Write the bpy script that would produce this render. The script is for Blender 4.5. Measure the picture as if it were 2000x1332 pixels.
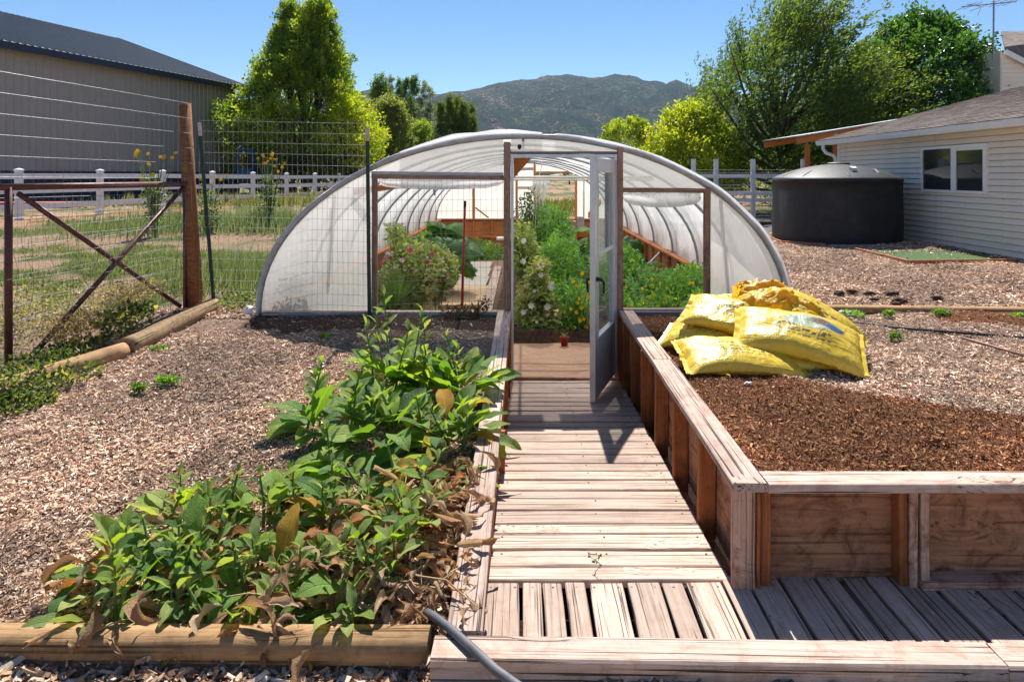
import bpy, math, random
import numpy as np
from mathutils import Vector, Matrix, noise as mnoise

scene = bpy.context.scene
for o in list(bpy.data.objects):
    bpy.data.objects.remove(o)
C = scene.collection
rad = math.radians
PI = math.pi

# ------------------------------------------------------------------ camera
EYE = 1.89
cam_d = bpy.data.cameras.new('camera')
cam_d.sensor_width = 36.0
cam_d.lens = 25.2
cam_d.shift_y = -0.162
cam_d.shift_x = -0.011
cam_d.clip_start = 0.05
cam_d.clip_end = 20000
cam = bpy.data.objects.new('camera', cam_d)
C.objects.link(cam)
cam.location = (0, 0, EYE)
cam.rotation_euler = (rad(90), 0, 0)
scene.camera = cam

# ------------------------------------------------------------------ sky, sun
SUN_EL = 54.0
SUN_AZ = 1.0          # degrees from +Y toward +X
world = bpy.data.worlds.new("World")
scene.world = world
world.use_nodes = True
wn = world.node_tree.nodes
wl = world.node_tree.links
wn.clear()
sky = wn.new('ShaderNodeTexSky')
sky.sky_type = 'NISHITA'
sky.sun_disc = False
sky.sun_elevation = rad(SUN_EL)
sky.sun_rotation = rad(SUN_AZ)
sky.altitude = 1700
sky.air_density = 1.0
sky.dust_density = 0.0
sky.ozone_density = 3.0
bg = wn.new('ShaderNodeBackground')
bg.inputs['Strength'].default_value = 0.070
wo = wn.new('ShaderNodeOutputWorld')
hsv = wn.new('ShaderNodeHueSaturation')
hsv.inputs['Saturation'].default_value = 1.14
wl.new(sky.outputs[0], hsv.inputs['Color'])
wl.new(hsv.outputs[0], bg.inputs['Color'])
wl.new(bg.outputs[0], wo.inputs['Surface'])

sun_d = bpy.data.lights.new('sun', 'SUN')
sun_d.energy = 4.9
sun_d.angle = rad(0.53)
sun_d.color = (1.0, 0.96, 0.895)
sun = bpy.data.objects.new('sun', sun_d)
C.objects.link(sun)
sd = Vector((math.sin(rad(SUN_AZ)) * math.cos(rad(SUN_EL)), math.cos(rad(SUN_AZ)) * math.cos(rad(SUN_EL)), math.sin(rad(SUN_EL))))
sun.rotation_euler = sd.to_track_quat('Z', 'Y').to_euler()
sun.location = (0, 0, 30)

vs = scene.view_settings
vs.view_transform = 'Standard'
vs.look = 'None'
vs.gamma = 1
vs.use_curve_mapping = False
vs.exposure = 0.93
cy = scene.cycles
cy.max_bounces = 10
cy.diffuse_bounces = 6
cy.glossy_bounces = 3
cy.transmission_bounces = 6
cy.transparent_max_bounces = 24
cy.caustics_reflective = False
cy.caustics_refractive = False
cy.use_denoising = True
cy.sample_clamp_indirect = 6

rnd = random.Random(11)
rng = np.random.default_rng(11)

# ------------------------------------------------------------------ scene helpers
WM = {}

def tag(o, label=None, cat=None, group=None, kind=None):
    if label: o['label'] = label
    if cat: o['category'] = cat
    if group: o['group'] = group
    if kind: o['kind'] = kind
    return o

def wm(o):
    return WM[o.name] if o is not None else Matrix.Identity(4)

def place(o, M, parent=None):
    if o.name not in C.objects:
        C.objects.link(o)
    if parent is not None:
        o.parent = parent
        o.matrix_basis = wm(parent).inverted() @ M
    else:
        o.matrix_basis = M
    WM[o.name] = M.copy()
    return o

def root(name, loc, label, cat, group=None, rz=0.0):
    o = bpy.data.objects.new(name, None)
    o.empty_display_size = 0.2
    place(o, Matrix.Translation(loc) @ Matrix.Rotation(rz, 4, 'Z'))
    return tag(o, label, cat, group)

def mobj(name, me, M=None, parent=None, kind=None, label=None):
    o = bpy.data.objects.new(name, me)
    place(o, M if M is not None else Matrix.Identity(4), parent)
    if kind: o['kind'] = kind
    if label: o['label'] = label
    return o

def np_mesh(name, V, F, mat=None, cols=None, smooth=False, uvs=None):
    """V (n,3), F (m,k) constant k faces; cols (n,3) per vertex colour"""
    V = np.asarray(V, dtype=np.float32); F = np.asarray(F, dtype=np.int32)
    me = bpy.data.meshes.new(name)
    n, (m, k) = len(V), F.shape
    me.vertices.add(n); me.vertices.foreach_set('co', V.ravel())
    me.loops.add(m * k); me.loops.foreach_set('vertex_index', F.ravel())
    me.polygons.add(m)
    me.polygons.foreach_set('loop_start', np.arange(0, m * k, k, dtype=np.int32))
    me.polygons.foreach_set('use_smooth', np.full(m, smooth, dtype=bool))
    if cols is not None:
        a = me.color_attributes.new('Col', 'FLOAT_COLOR', 'POINT')
        cc = np.ones((n, 4), dtype=np.float32); cc[:, :3] = cols
        a.data.foreach_set('color', cc.ravel())
    if uvs is not None:
        u = me.uv_layers.new(name='UVMap')
        u.data.foreach_set('uv', np.asarray(uvs, dtype=np.float32)[F.ravel()].ravel())
    me.update(calc_edges=True)
    if mat: me.materials.append(mat)
    return me

class MB:
    """collects shapes of ONE part"""
    def __init__(s): s.v = []; s.f = []
    def add(s, V, F):
        b = len(s.v); s.v += [tuple(p) for p in V]; s.f += [tuple(b + i for i in f) for f in F]; return s
    def box(s, c, d, M=None, ch=0.0):
        x, y, z = d[0] / 2, d[1] / 2, d[2] / 2
        P = [Vector((i, j, k)) for i in (-x, x) for j in (-y, y) for k in (-z, z)]
        if M is not None: P = [M @ p for p in P]
        P = [p + Vector(c) for p in P]
        return s.add(P, [(0, 1, 3, 2), (4, 6, 7, 5), (0, 4, 5, 1), (2, 3, 7, 6), (0, 2, 6, 4), (1, 5, 7, 3)])
    def bar(s, a, b, w, t, up=(0, 0, 1)):
        a, b = Vector(a), Vector(b); d = (b - a); L = d.length; d.normalize()
        u = Vector(up); sd_ = d.cross(u)
        if sd_.length < 1e-4: sd_ = d.cross(Vector((1, 0, 0)))
        sd_.normalize(); u = sd_.cross(d)
        P = []
        for q in (a, b):
            for i, j in ((-1, -1), (1, -1), (1, 1), (-1, 1)):
                P.append(q + sd_ * (i * w / 2) + u * (j * t / 2))
        return s.add(P, [(0, 1, 2, 3), (7, 6, 5, 4), (0, 4, 5, 1), (1, 5, 6, 2), (2, 6, 7, 3), (3, 7, 4, 0)])
    def tube(s, pts, r, n=6, cap=True):
        pts = [Vector(p) for p in pts]; m = len(pts)
        rs = r if isinstance(r, (list, tuple)) else [r] * m
        V = []; prev = None
        for i, p in enumerate(pts):
            d = (pts[min(i + 1, m - 1)] - pts[max(i - 1, 0)])
            if d.length < 1e-9: d = Vector((0, 0, 1))
            d.normalize()
            if prev is None:
                a = d.orthogonal().normalized()
            else:
                a = prev - d * prev.dot(d)
                a = a.normalized() if a.length > 1e-6 else d.orthogonal().normalized()
            prev = a; b = d.cross(a)
            for k in range(n):
                t = 2 * PI * k / n
                V.append(p + (a * math.cos(t) + b * math.sin(t)) * rs[i])
        F = []
        for i in range(m - 1):
            for k in range(n):
                k2 = (k + 1) % n
                F.append((i * n + k, i * n + k2, (i + 1) * n + k2, (i + 1) * n + k))
        if cap:
            F.append(tuple(reversed(range(n)))); F.append(tuple((m - 1) * n + k for k in range(n)))
        return s.add(V, F)
    def lathe(s, prof, c=(0, 0, 0), n=24, cap=True):
        V = []
        for r, z in prof:
            for k in range(n):
                t = 2 * PI * k / n
                V.append((c[0] + r * math.cos(t), c[1] + r * math.sin(t), c[2] + z))
        F = []
        for i in range(len(prof) - 1):
            for k in range(n):
                k2 = (k + 1) % n
                F.append((i * n + k, i * n + k2, (i + 1) * n + k2, (i + 1) * n + k))
        if cap:
            F.append(tuple(reversed(range(n)))); F.append(tuple((len(prof) - 1) * n + k for k in range(n)))
        return s.add(V, F)
    def mesh(s, name, mat, smooth=False):
        me = bpy.data.meshes.new(name)
        me.from_pydata(s.v, [], s.f)
        if smooth: me.polygons.foreach_set('use_smooth', [True] * len(me.polygons))
        me.update()
        if mat: me.materials.append(mat)
        return me
    def part(s, name, mat, parent=None, smooth=False, kind=None, label=None, M=None):
        if M is not None:
            me = s.mesh(name, mat, smooth)
            return mobj(name, me, M, parent, kind, label)
        # origin to the centre of the shape
        cs = Vector((0, 0, 0))
        for p in s.v: cs += Vector(p)
        cs /= max(1, len(s.v))
        s.v = [tuple(Vector(p) - cs) for p in s.v]
        me = s.mesh(name, mat, smooth)
        return mobj(name, me, Matrix.Translation(cs), parent, kind, label)

def frame(a, b, up=(0, 0, 1)):
    """matrix with local X from a to b, Z near up, origin at a"""
    a, b = Vector(a), Vector(b); d = (b - a).normalized()
    y = Vector(up).cross(d)
    if y.length < 1e-4: y = Vector((0, 1, 0)).cross(d)
    y.normalize(); z = d.cross(y)
    M = Matrix((( d.x, y.x, z.x, a.x), (d.y, y.y, z.y, a.y), (d.z, y.z, z.z, a.z), (0, 0, 0, 1)))
    return M

_bc = {}
def board_mesh(L, w, t, mat, var=0, ch=0.004):
    key = (round(L, 2), round(w, 3), round(t, 3), mat.name, var)
    if key in _bc: return _bc[key], key[0]
    r = random.Random(hash((key[0], key[1], key[2], var)) & 0xffff)
    L = key[0]; V = []; F = []
    prof = [(-w/2 + ch, -t/2), (w/2 - ch, -t/2), (w/2, -t/2 + ch), (w/2, t/2 - ch), (w/2 - ch, t/2), (-w/2 + ch, t/2), (-w/2, t/2 - ch), (-w/2, -t/2 + ch)]
    xs = [0, 0.3 * L, 0.7 * L, L]
    for i, x in enumerate(xs):
        dy = r.uniform(-1, 1) * 0.0025; dz = r.uniform(-1, 1) * 0.002; tw = r.uniform(-1, 1) * 0.012
        for (y, z) in prof:
            ex = r.uniform(-0.002, 0.002) if i in (0, 3) else 0
            V.append((x + ex, y + dy - z * tw, z + dz + y * tw))
    for i in range(3):
        for k in range(8):
            k2 = (k + 1) % 8
            F.append((i * 8 + k, i * 8 + k2, i * 8 + 8 + k2, i * 8 + 8 + k))
    F.append(tuple(reversed(range(8)))); F.append(tuple(24 + k for k in range(8)))
    me = bpy.data.meshes.new('board'); me.from_pydata(V, [], F); me.update(); me.materials.append(mat)
    _bc[key] = me
    return me, L

def board(name, a, b, w, t, mat, parent=None, up=(0, 0, 1), var=None, label=None, ch=0.004):
    """plank whose centre line runs from a to b"""
    a, b = Vector(a), Vector(b); L = (b - a).length
    if var is None: var = rnd.randrange(3)
    me, L2 = board_mesh(L, w, t, mat, var, ch)
    M = frame(a, b, up)
    if abs(L2 - L) > 1e-4: M = M @ Matrix.Diagonal((L / L2, 1, 1, 1))
    return mobj(name, me, M, parent, None, label)

def at(px, py, Y):
    """world point seen at the photograph pixel, at distance Y"""
    return Vector(((px - 1022) * Y / 1400.0, Y, EYE - (py - 342) * Y / 1400.0))

def lerp(a, b, t): return a + (b - a) * t
def ss(e0, e1, x):
    t = np.clip((x - e0) / (e1 - e0), 0, 1); return t * t * (3 - 2 * t)

# cheap tiling-free value noise for numpy
_g = rng.random((256, 256))
def vn(x, y):
    x = np.asarray(x, float); y = np.asarray(y, float)
    xi = np.floor(x).astype(int); yi = np.floor(y).astype(int)
    fx = x - xi; fy = y - yi; fx = fx * fx * (3 - 2 * fx); fy = fy * fy * (3 - 2 * fy)
    a = _g[xi & 255, yi & 255]; b = _g[(xi + 1) & 255, yi & 255]; c = _g[xi & 255, (yi + 1) & 255]; d = _g[(xi + 1) & 255, (yi + 1) & 255]
    return (a * (1 - fx) + b * fx) * (1 - fy) + (c * (1 - fx) + d * fx) * fy
def fbm(x, y, o=4):
    s = 0; a = 0.5; t = 0
    for i in range(o):
        s = s + a * vn(x * 2 ** i + 17 * i, y * 2 ** i + 31 * i); t += a; a *= 0.5
    return s / t

# ------------------------------------------------------------------ materials
class N:
    def __init__(s, name):
        s.m = bpy.data.materials.new(name); s.m.use_nodes = True
        s.t = s.m.node_tree; s.n = s.t.nodes; s.l = s.t.links; s.n.clear()
        s.out = s.n.new('ShaderNodeOutputMaterial')
    def new(s, ty, **k):
        nd = s.n.new(ty)
        for a, b in k.items():
            if hasattr(nd, a): setattr(nd, a, b)
            else: nd.inputs[a].default_value = b
        return nd
    def link(s, a, b): s.l.new(a, b)
    def coord(s, kind='Object', scale=(1, 1, 1), rand=0.0):
        tc = s.new('ShaderNodeTexCoord')
        mp = s.new('ShaderNodeMapping'); mp.inputs['Scale'].default_value = scale
        src = tc.outputs[kind]
        if rand:
            oi = s.new('ShaderNodeObjectInfo')
            ml = s.new('ShaderNodeVectorMath', operation='MULTIPLY')
            cb = s.new('ShaderNodeCombineXYZ')
            for i in range(3): s.link(oi.outputs['Random'], cb.inputs[i])
            s.link(cb.outputs[0], ml.inputs[0]); ml.inputs[1].default_value = (rand, rand * 1.7, rand * 0.6)
            ad = s.new('ShaderNodeVectorMath', operation='ADD')
            s.link(src, ad.inputs[0]); s.link(ml.outputs[0], ad.inputs[1]); src = ad.outputs[0]
        s.link(src, mp.inputs[0])
        return mp.outputs[0]
    def noise(s, vec, scale=1, detail=5, rough=0.6, dist=0.0):
        nd = s.new('ShaderNodeTexNoise'); nd.inputs['Scale'].default_value = scale; nd.inputs['Detail'].default_value = detail
        nd.inputs['Roughness'].default_value = rough; nd.inputs['Distortion'].default_value = dist
        s.link(vec, nd.inputs['Vector']); return nd.outputs[0]
    def ramp(s, fac, stops, interp='LINEAR'):
        r = s.new('ShaderNodeValToRGB'); r.color_ramp.interpolation = interp
        e = r.color_ramp.elements
        while len(e) < len(stops): e.new(0.5)
        for i, (p, c) in enumerate(stops):
            e[i].position = p
            e[i].color = (c, c, c, 1) if isinstance(c, (int, float)) else (*c, 1)
        s.link(fac, r.inputs[0]); return r.outputs[0]
    def mix(s, fac, a, b, mode='MIX'):
        m = s.new('ShaderNodeMix', data_type='RGBA', blend_type=mode)
        for i, x in ((0, fac), (6, a), (7, b)):
            if isinstance(x, (int, float)): m.inputs[i].default_value = x
            elif isinstance(x, tuple): m.inputs[i].default_value = (*x, 1)
            else: s.link(x, m.inputs[i])
        return m.outputs[2]
    def math(s, op, a, b=0.0):
        m = s.new('ShaderNodeMath', operation=op)
        for i, x in ((0, a), (1, b)):
            if isinstance(x, (int, float)): m.inputs[i].default_value = x
            else: s.link(x, m.inputs[i])
        return m.outputs[0]
    def bump(s, h, strength=0.5, dist=0.01):
        b = s.new('ShaderNodeBump'); b.inputs['Strength'].default_value = strength; b.inputs['Distance'].default_value = dist
        s.link(h, b.inputs['Height']); return b.outputs[0]
    def principled(s, col, rough=0.7, normal=None, metal=0.0, spec=0.3, **k):
        p = s.new('ShaderNodeBsdfPrincipled')
        if isinstance(col, tuple): p.inputs['Base Color'].default_value = (*col, 1)
        else: s.link(col, p.inputs['Base Color'])
        if isinstance(rough, (int, float)): p.inputs['Roughness'].default_value = rough
        else: s.link(rough, p.inputs['Roughness'])
        p.inputs['Metallic'].default_value = metal
        p.inputs['Specular IOR Level'].default_value = spec
        if normal is not None: s.link(normal, p.inputs['Normal'])
        for a, b in k.items(): p.inputs[a.replace('_', ' ')].default_value = b
        return p.outputs[0]
    def done(s, sh):
        s.link(sh, s.out.inputs['Surface']); return s.m

def wood_mat(name, light, dark, stain, stain_amt=0.5, crack=0.5, along=0, fine=1.0, rough=0.85):
    n = N(name)
    sc = [58 * fine, 58 * fine, 58 * fine]; sc[along] = 2.0
    v = n.coord('Object', (1, 1, 1), rand=37.0)
    mp = n.new('ShaderNodeMapping'); mp.inputs['Scale'].default_value = sc; n.link(v, mp.inputs[0])
    # knots warp the grain
    ks = [3.5, 3.5, 3.5]; ks[along] = 1.6
    mk = n.new('ShaderNodeMapping'); mk.inputs['Scale'].default_value = ks; n.link(v, mk.inputs[0])
    vo = n.new('ShaderNodeTexVoronoi'); vo.inputs['Scale'].default_value = 1.0; n.link(mk.outputs[0], vo.inputs['Vector'])
    kd = vo.outputs['Distance']
    warp = n.math('MULTIPLY', n.math('SUBTRACT', 0.35, kd), 0.9)
    warp = n.math('MAXIMUM', warp, 0.0)
    ad = n.new('ShaderNodeVectorMath', operation='ADD'); n.link(mp.outputs[0], ad.inputs[0])
    cb = n.new('ShaderNodeCombineXYZ')
    for i in range(3):
        if i != along: n.link(n.math('MULTIPLY', warp, 16.0), cb.inputs[i])
    n.link(cb.outputs[0], ad.inputs[1])
    g = n.noise(ad.outputs[0], 1.0, 7, 0.72, 0.3)
    sc2 = [75 * fine] * 3; sc2[along] = 1.1
    mp2 = n.new('ShaderNodeMapping'); mp2.inputs['Scale'].default_value = sc2; n.link(ad.outputs[0], mp2.inputs[0])
    mp2.inputs['Scale'].default_value = [1.9 if i != along else 0.5 for i in range(3)]
    g2 = n.noise(mp2.outputs[0], 1.0, 3, 0.5)
    pt = n.noise(v, 7.0, 6, 0.75, 0.8)
    col = n.ramp(g, [(0.26, dark), (0.42, tuple(lerp(a, b, 0.6) for a, b in zip(dark, light))), (0.6, light)])
    col = n.mix(n.math('MULTIPLY', n.ramp(pt, [(0.48, 0.0), (0.66, 1.0)]), stain_amt), col, stain)
    cr = n.ramp(g2, [(0.0, 1.0), (0.36, 1.0), (0.41, 0.0)])
    crm = n.math('MULTIPLY', cr, crack)
    col = n.mix(crm, col, tuple(c * 0.22 for c in dark))
    kk = n.ramp(kd, [(0.0, 1.0), (0.045, 0.8), (0.075, 0.0)])
    col = n.mix(n.math('MULTIPLY', kk, 0.75), col, tuple(c * 0.5 for c in stain))
    oi = n.new('ShaderNodeObjectInfo')
    br = n.ramp(oi.outputs['Random'], [(0.0, 0.74), (1.0, 1.14)])
    col = n.mix(1.0, col, br, 'MULTIPLY')
    h = n.math('ADD', g, n.math('MULTIPLY', cr, -1.3))
    return n.done(n.principled(col, rough, n.bump(h, 0.55, 0.004), spec=0.2))

def simple(name, col, rough=0.6, metal=0.0, spec=0.3, var=0.25, scale=8.0, bump=0.15, bs=40, dist=0.003, dirt=None, dirt_amt=0.4, rand=0.0, **k):
    n = N(name)
    v = n.coord('Object', rand=rand if rand else 0.0)
    a = n.noise(v, scale, 5, 0.65)
    lo = tuple(c * (1 - var) for c in col); hi = tuple(min(1, c * (1 + var)) for c in col)
    c = n.ramp(a, [(0.32, lo), (0.68, hi)])
    if dirt:
        d = n.noise(v, scale * 0.45, 6, 0.7, 0.4)
        c = n.mix(n.math('MULTIPLY', n.ramp(d, [(0.5, 0.0), (0.68, 1.0)]), dirt_amt), c, dirt)
    b = n.noise(v, bs, 4, 0.6)
    return n.done(n.principled(c, rough, n.bump(b, bump, dist), metal=metal, spec=spec, **k))

def leaf_mat(name, trans=0.45, rough=0.45, attr='Col', spec=0.4, uvrib=False, pal=None, bumpv=0.0, tmul=(1.25, 1.3, 0.6)):
    n = N(name)
    if attr:
        at_ = n.new('ShaderNodeAttribute'); at_.attribute_name = attr; col = at_.outputs['Color']
    else:
        oi = n.new('ShaderNodeObjectInfo'); col = n.ramp(oi.outputs['Random'], pal)
    nz = n.noise(n.coord('Object', rand=3.0), 14 if uvrib else 3, 4, 0.6)
    nrm = None
    if uvrib:
        tc = n.new('ShaderNodeTexCoord'); sp = n.new('ShaderNodeSeparateXYZ'); n.link(tc.outputs['UV'], sp.inputs[0])
        u, v = sp.outputs[0], sp.outputs[1]
        av = n.math('ABSOLUTE', n.math('SUBTRACT', v, 0.5))
        rib = n.ramp(av, [(0.0, 1.0), (0.022, 0.6), (0.045, 0.0)])
        ph = n.math('ADD', n.math('MULTIPLY', u, 58.0), n.math('MULTIPLY', av, -34.0))
        vein = n.math('SINE', ph)
        vr = n.ramp(vein, [(0.0, 0.0), (0.86, 0.0), (0.99, 0.55)])
        col = n.mix(n.ramp(nz, [(0.35, 0.0), (0.7, 0.35)]), col, n.mix(1.0, col, (0.55, 0.6, 0.5), 'MULTIPLY'))
        col = n.mix(n.math('MAXIMUM', rib, n.math('MULTIPLY', vr, 0.6)), col, n.mix(1.0, col, (1.7, 1.55, 1.5), 'MULTIPLY'))
        fine = n.noise(n.coord('UV', (30, 16, 1)), 1.0, 3, 0.6)
        h = n.math('ADD', n.math('ADD', n.math('MULTIPLY', rib, -0.8), n.math('MULTIPLY', vr, -0.9)), n.math('MULTIPLY', fine, 1.2))
        nrm = n.bump(h, 0.8, 0.006)
    else:
        col = n.mix(1.0, col, n.ramp(nz, [(0.3, 0.72), (0.7, 1.2)]), 'MULTIPLY')
    p = n.principled(col, rough, nrm, spec=spec)
    tr = n.new('ShaderNodeBsdfTranslucent')
    tcn = n.mix(1.0, col, tmul, 'MULTIPLY'); n.link(tcn, tr.inputs['Color'])
    if nrm is not None: n.link(nrm, tr.inputs['Normal'])
    mx = n.new('ShaderNodeMixShader'); mx.inputs[0].default_value = trans
    n.link(p, mx.inputs[1]); n.link(tr.outputs[0], mx.inputs[2])
    return n.done(mx.outputs[0])

M = {}
M['deck'] = wood_mat('weathered_deck_wood', (0.585, 0.45, 0.365), (0.26, 0.17, 0.125), (0.36, 0.2, 0.135), 0.4, 0.85)
M['cap'] = wood_mat('weathered_cap_wood', (0.60, 0.465, 0.385), (0.25, 0.16, 0.125), (0.32, 0.15, 0.09), 0.55, 0.95)
M['stud'] = wood_mat('stained_stud_wood', (0.46, 0.16, 0.055), (0.2, 0.06, 0.025), (0.09, 0.035, 0.018), 0.45, 0.3)
M['ply'] = wood_mat('stained_plywood', (0.54, 0.26, 0.135), (0.15, 0.052, 0.028), (0.1, 0.036, 0.02), 0.8, 0.5, along=0, fine=0.45)
M['plyfloor'] = wood_mat('plywood_floor', (0.50, 0.31, 0.2), (0.30, 0.16, 0.1), (0.25, 0.12, 0.07), 0.35, 0.25, along=0, fine=0.6)
M['postwood'] = wood_mat('blotchy_post_wood', (0.56, 0.37, 0.27), (0.25, 0.12, 0.075), (0.20, 0.065, 0.035), 0.9, 0.7)
M['framewood'] = wood_mat('old_frame_wood', (0.46, 0.29, 0.21), (0.2, 0.105, 0.07), (0.10, 0.055, 0.04), 0.45, 0.5)
M['orangewood'] = wood_mat('new_orange_wood', (0.62, 0.22, 0.065), (0.36, 0.11, 0.035), (0.28, 0.09, 0.03), 0.35, 0.15)
M['timber'] = wood_mat('golden_timber', (0.52, 0.32, 0.155), (0.26, 0.13, 0.055), (0.13, 0.065, 0.03), 0.5, 0.7, fine=0.7)
M['log'] = wood_mat('tan_log_wood', (0.46, 0.31, 0.17), (0.22, 0.13, 0.065), (0.12, 0.07, 0.04), 0.45, 0.8, fine=0.8)
M['logorange'] = wood_mat('orange_log_wood', (0.52, 0.31, 0.16), (0.27, 0.13, 0.06), (0.12, 0.06, 0.035), 0.4, 0.5, fine=0.7)
M['post'] = wood_mat('brown_post_wood', (0.36, 0.16, 0.065), (0.17, 0.065, 0.028), (0.1, 0.04, 0.02), 0.35, 0.6)
M['vinyl'] = simple('white_vinyl', (0.74, 0.74, 0.76), 0.45, var=0.06, dirt=(0.5, 0.42, 0.33), dirt_amt=0.25)
M['alu'] = simple('white_aluminium', (0.66, 0.66, 0.68), 0.35, var=0.06, spec=0.5, dirt=(0.36, 0.33, 0.31), dirt_amt=0.45, scale=5)
M['alubare'] = simple('bare_aluminium', (0.55, 0.57, 0.6), 0.38, metal=0.75, var=0.12, scale=6)
M['galv'] = simple('galvanised_steel', (0.5, 0.52, 0.54), 0.42, metal=0.6, var=0.2, scale=20)
M['rib'] = simple('grey_hoop_pipe', (0.30, 0.31, 0.33), 0.45, metal=0.35, var=0.2, scale=20)
M['wire'] = simple('galvanised_wire', (0.3, 0.3, 0.31), 0.5, metal=0.4, var=0.25, scale=5)
M['wirerust'] = simple('dull_wire', (0.17, 0.15, 0.14), 0.6, metal=0.4, var=0.3, scale=5)
M['rust'] = simple('rusty_brown_pipe', (0.115, 0.045, 0.036), 0.5, metal=0.2, var=0.3, scale=12, dirt=(0.2, 0.08, 0.05))
M['tpost'] = simple('green_post_paint', (0.022, 0.05, 0.035), 0.5, var=0.3, scale=25, dirt=(0.09, 0.06, 0.04))
M['tposttip'] = simple('chipped_white_paint', (0.5, 0.47, 0.44), 0.6, var=0.2, scale=30, dirt=(0.2, 0.12, 0.09), dirt_amt=0.7)
M['tank'] = simple('black_polyethylene', (0.020, 0.021, 0.026), 0.55, var=0.25, scale=5, bump=0.5, bs=30, dist=0.006, dirt=(0.06, 0.058, 0.056), dirt_amt=0.4)
M['tanktop'] = M['tank']
M['pvc'] = simple('ivory_pipe', (0.6, 0.57, 0.5), 0.4, var=0.08)
M['hose'] = simple('faded_black_hose', (0.11, 0.115, 0.125), 0.55, var=0.25, scale=15, dirt=(0.2, 0.17, 0.15), dirt_amt=0.5)
M['blackhose'] = simple('black_poly_hose', (0.025, 0.027, 0.03), 0.4, var=0.2)
M['brownpipe'] = simple('brown_pipe', (0.22, 0.11, 0.085), 0.5, var=0.2)
M['redpaint'] = simple('red_paint', (0.5, 0.02, 0.015), 0.4, var=0.1)
M['redfaded'] = simple('faded_red_paint', (0.5, 0.13, 0.11), 0.5, var=0.15)
M['blackpl'] = simple('black_plastic', (0.02, 0.02, 0.022), 0.35, var=0.1)
M['pot'] = simple('red_plastic_pot', (0.3, 0.03, 0.018), 0.4, var=0.1)
M['soil'] = simple('dark_soil', (0.05, 0.03, 0.02), 0.95, var=0.4, scale=40, bump=0.8, bs=80, dist=0.01)
M['slate'] = simple('blue_grey_sheet', (0.14, 0.16, 0.2), 0.5, var=0.2, dirt=(0.12, 0.09, 0.07), dirt_amt=0.5)
M['greybox'] = simple('grey_box_paint', (0.36, 0.36, 0.34), 0.5, var=0.08)
M['concrete'] = simple('concrete_slab', (0.4, 0.36, 0.31), 0.9, var=0.15, scale=10, bump=0.4)
M['sandslab'] = simple('sandy_slab', (0.5, 0.34, 0.2), 0.9, var=0.15, scale=10, bump=0.4)
M['block'] = simple('stone_block', (0.3, 0.27, 0.24), 0.9, var=0.25, scale=14, bump=0.6, dist=0.008)
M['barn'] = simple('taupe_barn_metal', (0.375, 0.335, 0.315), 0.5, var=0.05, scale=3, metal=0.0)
M['navy'] = simple('navy_metal', (0.03, 0.04, 0.062), 0.45, var=0.1, scale=4)
M['barnroof'] = simple('slate_metal_roof', (0.10, 0.125, 0.15), 0.42, metal=0.2, var=0.1, scale=2)
M['blue'] = simple('blue_machine_paint', (0.04, 0.1, 0.22), 0.45, var=0.2)
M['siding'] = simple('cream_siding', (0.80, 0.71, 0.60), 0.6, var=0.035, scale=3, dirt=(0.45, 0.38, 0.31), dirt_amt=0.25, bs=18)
M['whitetrim'] = simple('white_trim', (0.8, 0.79, 0.77), 0.4, var=0.04)
M['turf'] = simple('artificial_turf', (0.05, 0.11, 0.03), 0.9, var=0.35, scale=30, bump=0.8, bs=150, dist=0.01)
M['edging'] = simple('orange_edging', (0.45, 0.17, 0.08), 0.8, var=0.2)
M['pale'] = simple('pale_fluff', (0.75, 0.75, 0.76), 0.9, var=0.1)
M['dirtclod'] = simple('dark_clod', (0.075, 0.045, 0.033), 0.95, var=0.3, scale=30, bump=0.8, bs=60, dist=0.01)
M['bark'] = simple('tree_bark', (0.085, 0.062, 0.048), 0.9, var=0.4, scale=14, bump=0.8, bs=30, dist=0.02)
M['string'] = simple('pale_string', (0.6, 0.55, 0.45), 0.9, var=0.1)
M['stem'] = simple('green_stem', (0.13, 0.2, 0.05), 0.6, var=0.3, scale=15)
M['drystem'] = simple('dry_stem', (0.36, 0.25, 0.14), 0.9, var=0.3, scale=15)
M['dark'] = simple('dark_interior', (0.02, 0.02, 0.02), 0.9)
M['rag'] = simple('white_rag', (0.72, 0.7, 0.66), 0.9, var=0.1)
M['leaf'] = leaf_mat('foliage_leaves', 0.5, 0.5, tmul=(1.7, 1.65, 0.6))
M['leafgloss'] = leaf_mat('glossy_leaves', 0.42, 0.33, spec=0.6, tmul=(1.7, 1.65, 0.6))
M['grass'] = leaf_mat('grass_blades', 0.4, 0.7, spec=0.15)
M['petal'] = leaf_mat('petals', 0.4, 0.7, spec=0.2, tmul=(1.1, 1.05, 1.0))
M['cgreen'] = leaf_mat('comfrey_green_leaf', 0.45, 0.5, attr=None, uvrib=True, spec=0.35, tmul=(1.75, 1.6, 0.5),
    pal=[(0.0, (0.075, 0.175, 0.04)), (0.3, (0.125, 0.26, 0.045)), (0.65, (0.21, 0.35, 0.055)), (1.0, (0.34, 0.44, 0.065))])
M['cpale'] = leaf_mat('comfrey_young_leaf', 0.42, 0.65, attr=None, uvrib=True, spec=0.2, tmul=(1.4, 1.4, 0.5),
    pal=[(0.0, (0.18, 0.29, 0.1)), (0.5, (0.29, 0.39, 0.13)), (1.0, (0.43, 0.49, 0.16))])
M['cyellow'] = leaf_mat('comfrey_yellowing_leaf', 0.4, 0.65, attr=None, uvrib=True, spec=0.2, tmul=(1.3, 1.15, 0.5),
    pal=[(0.0, (0.34, 0.36, 0.05)), (0.5, (0.55, 0.36, 0.05)), (1.0, (0.5, 0.19, 0.03))])
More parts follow.
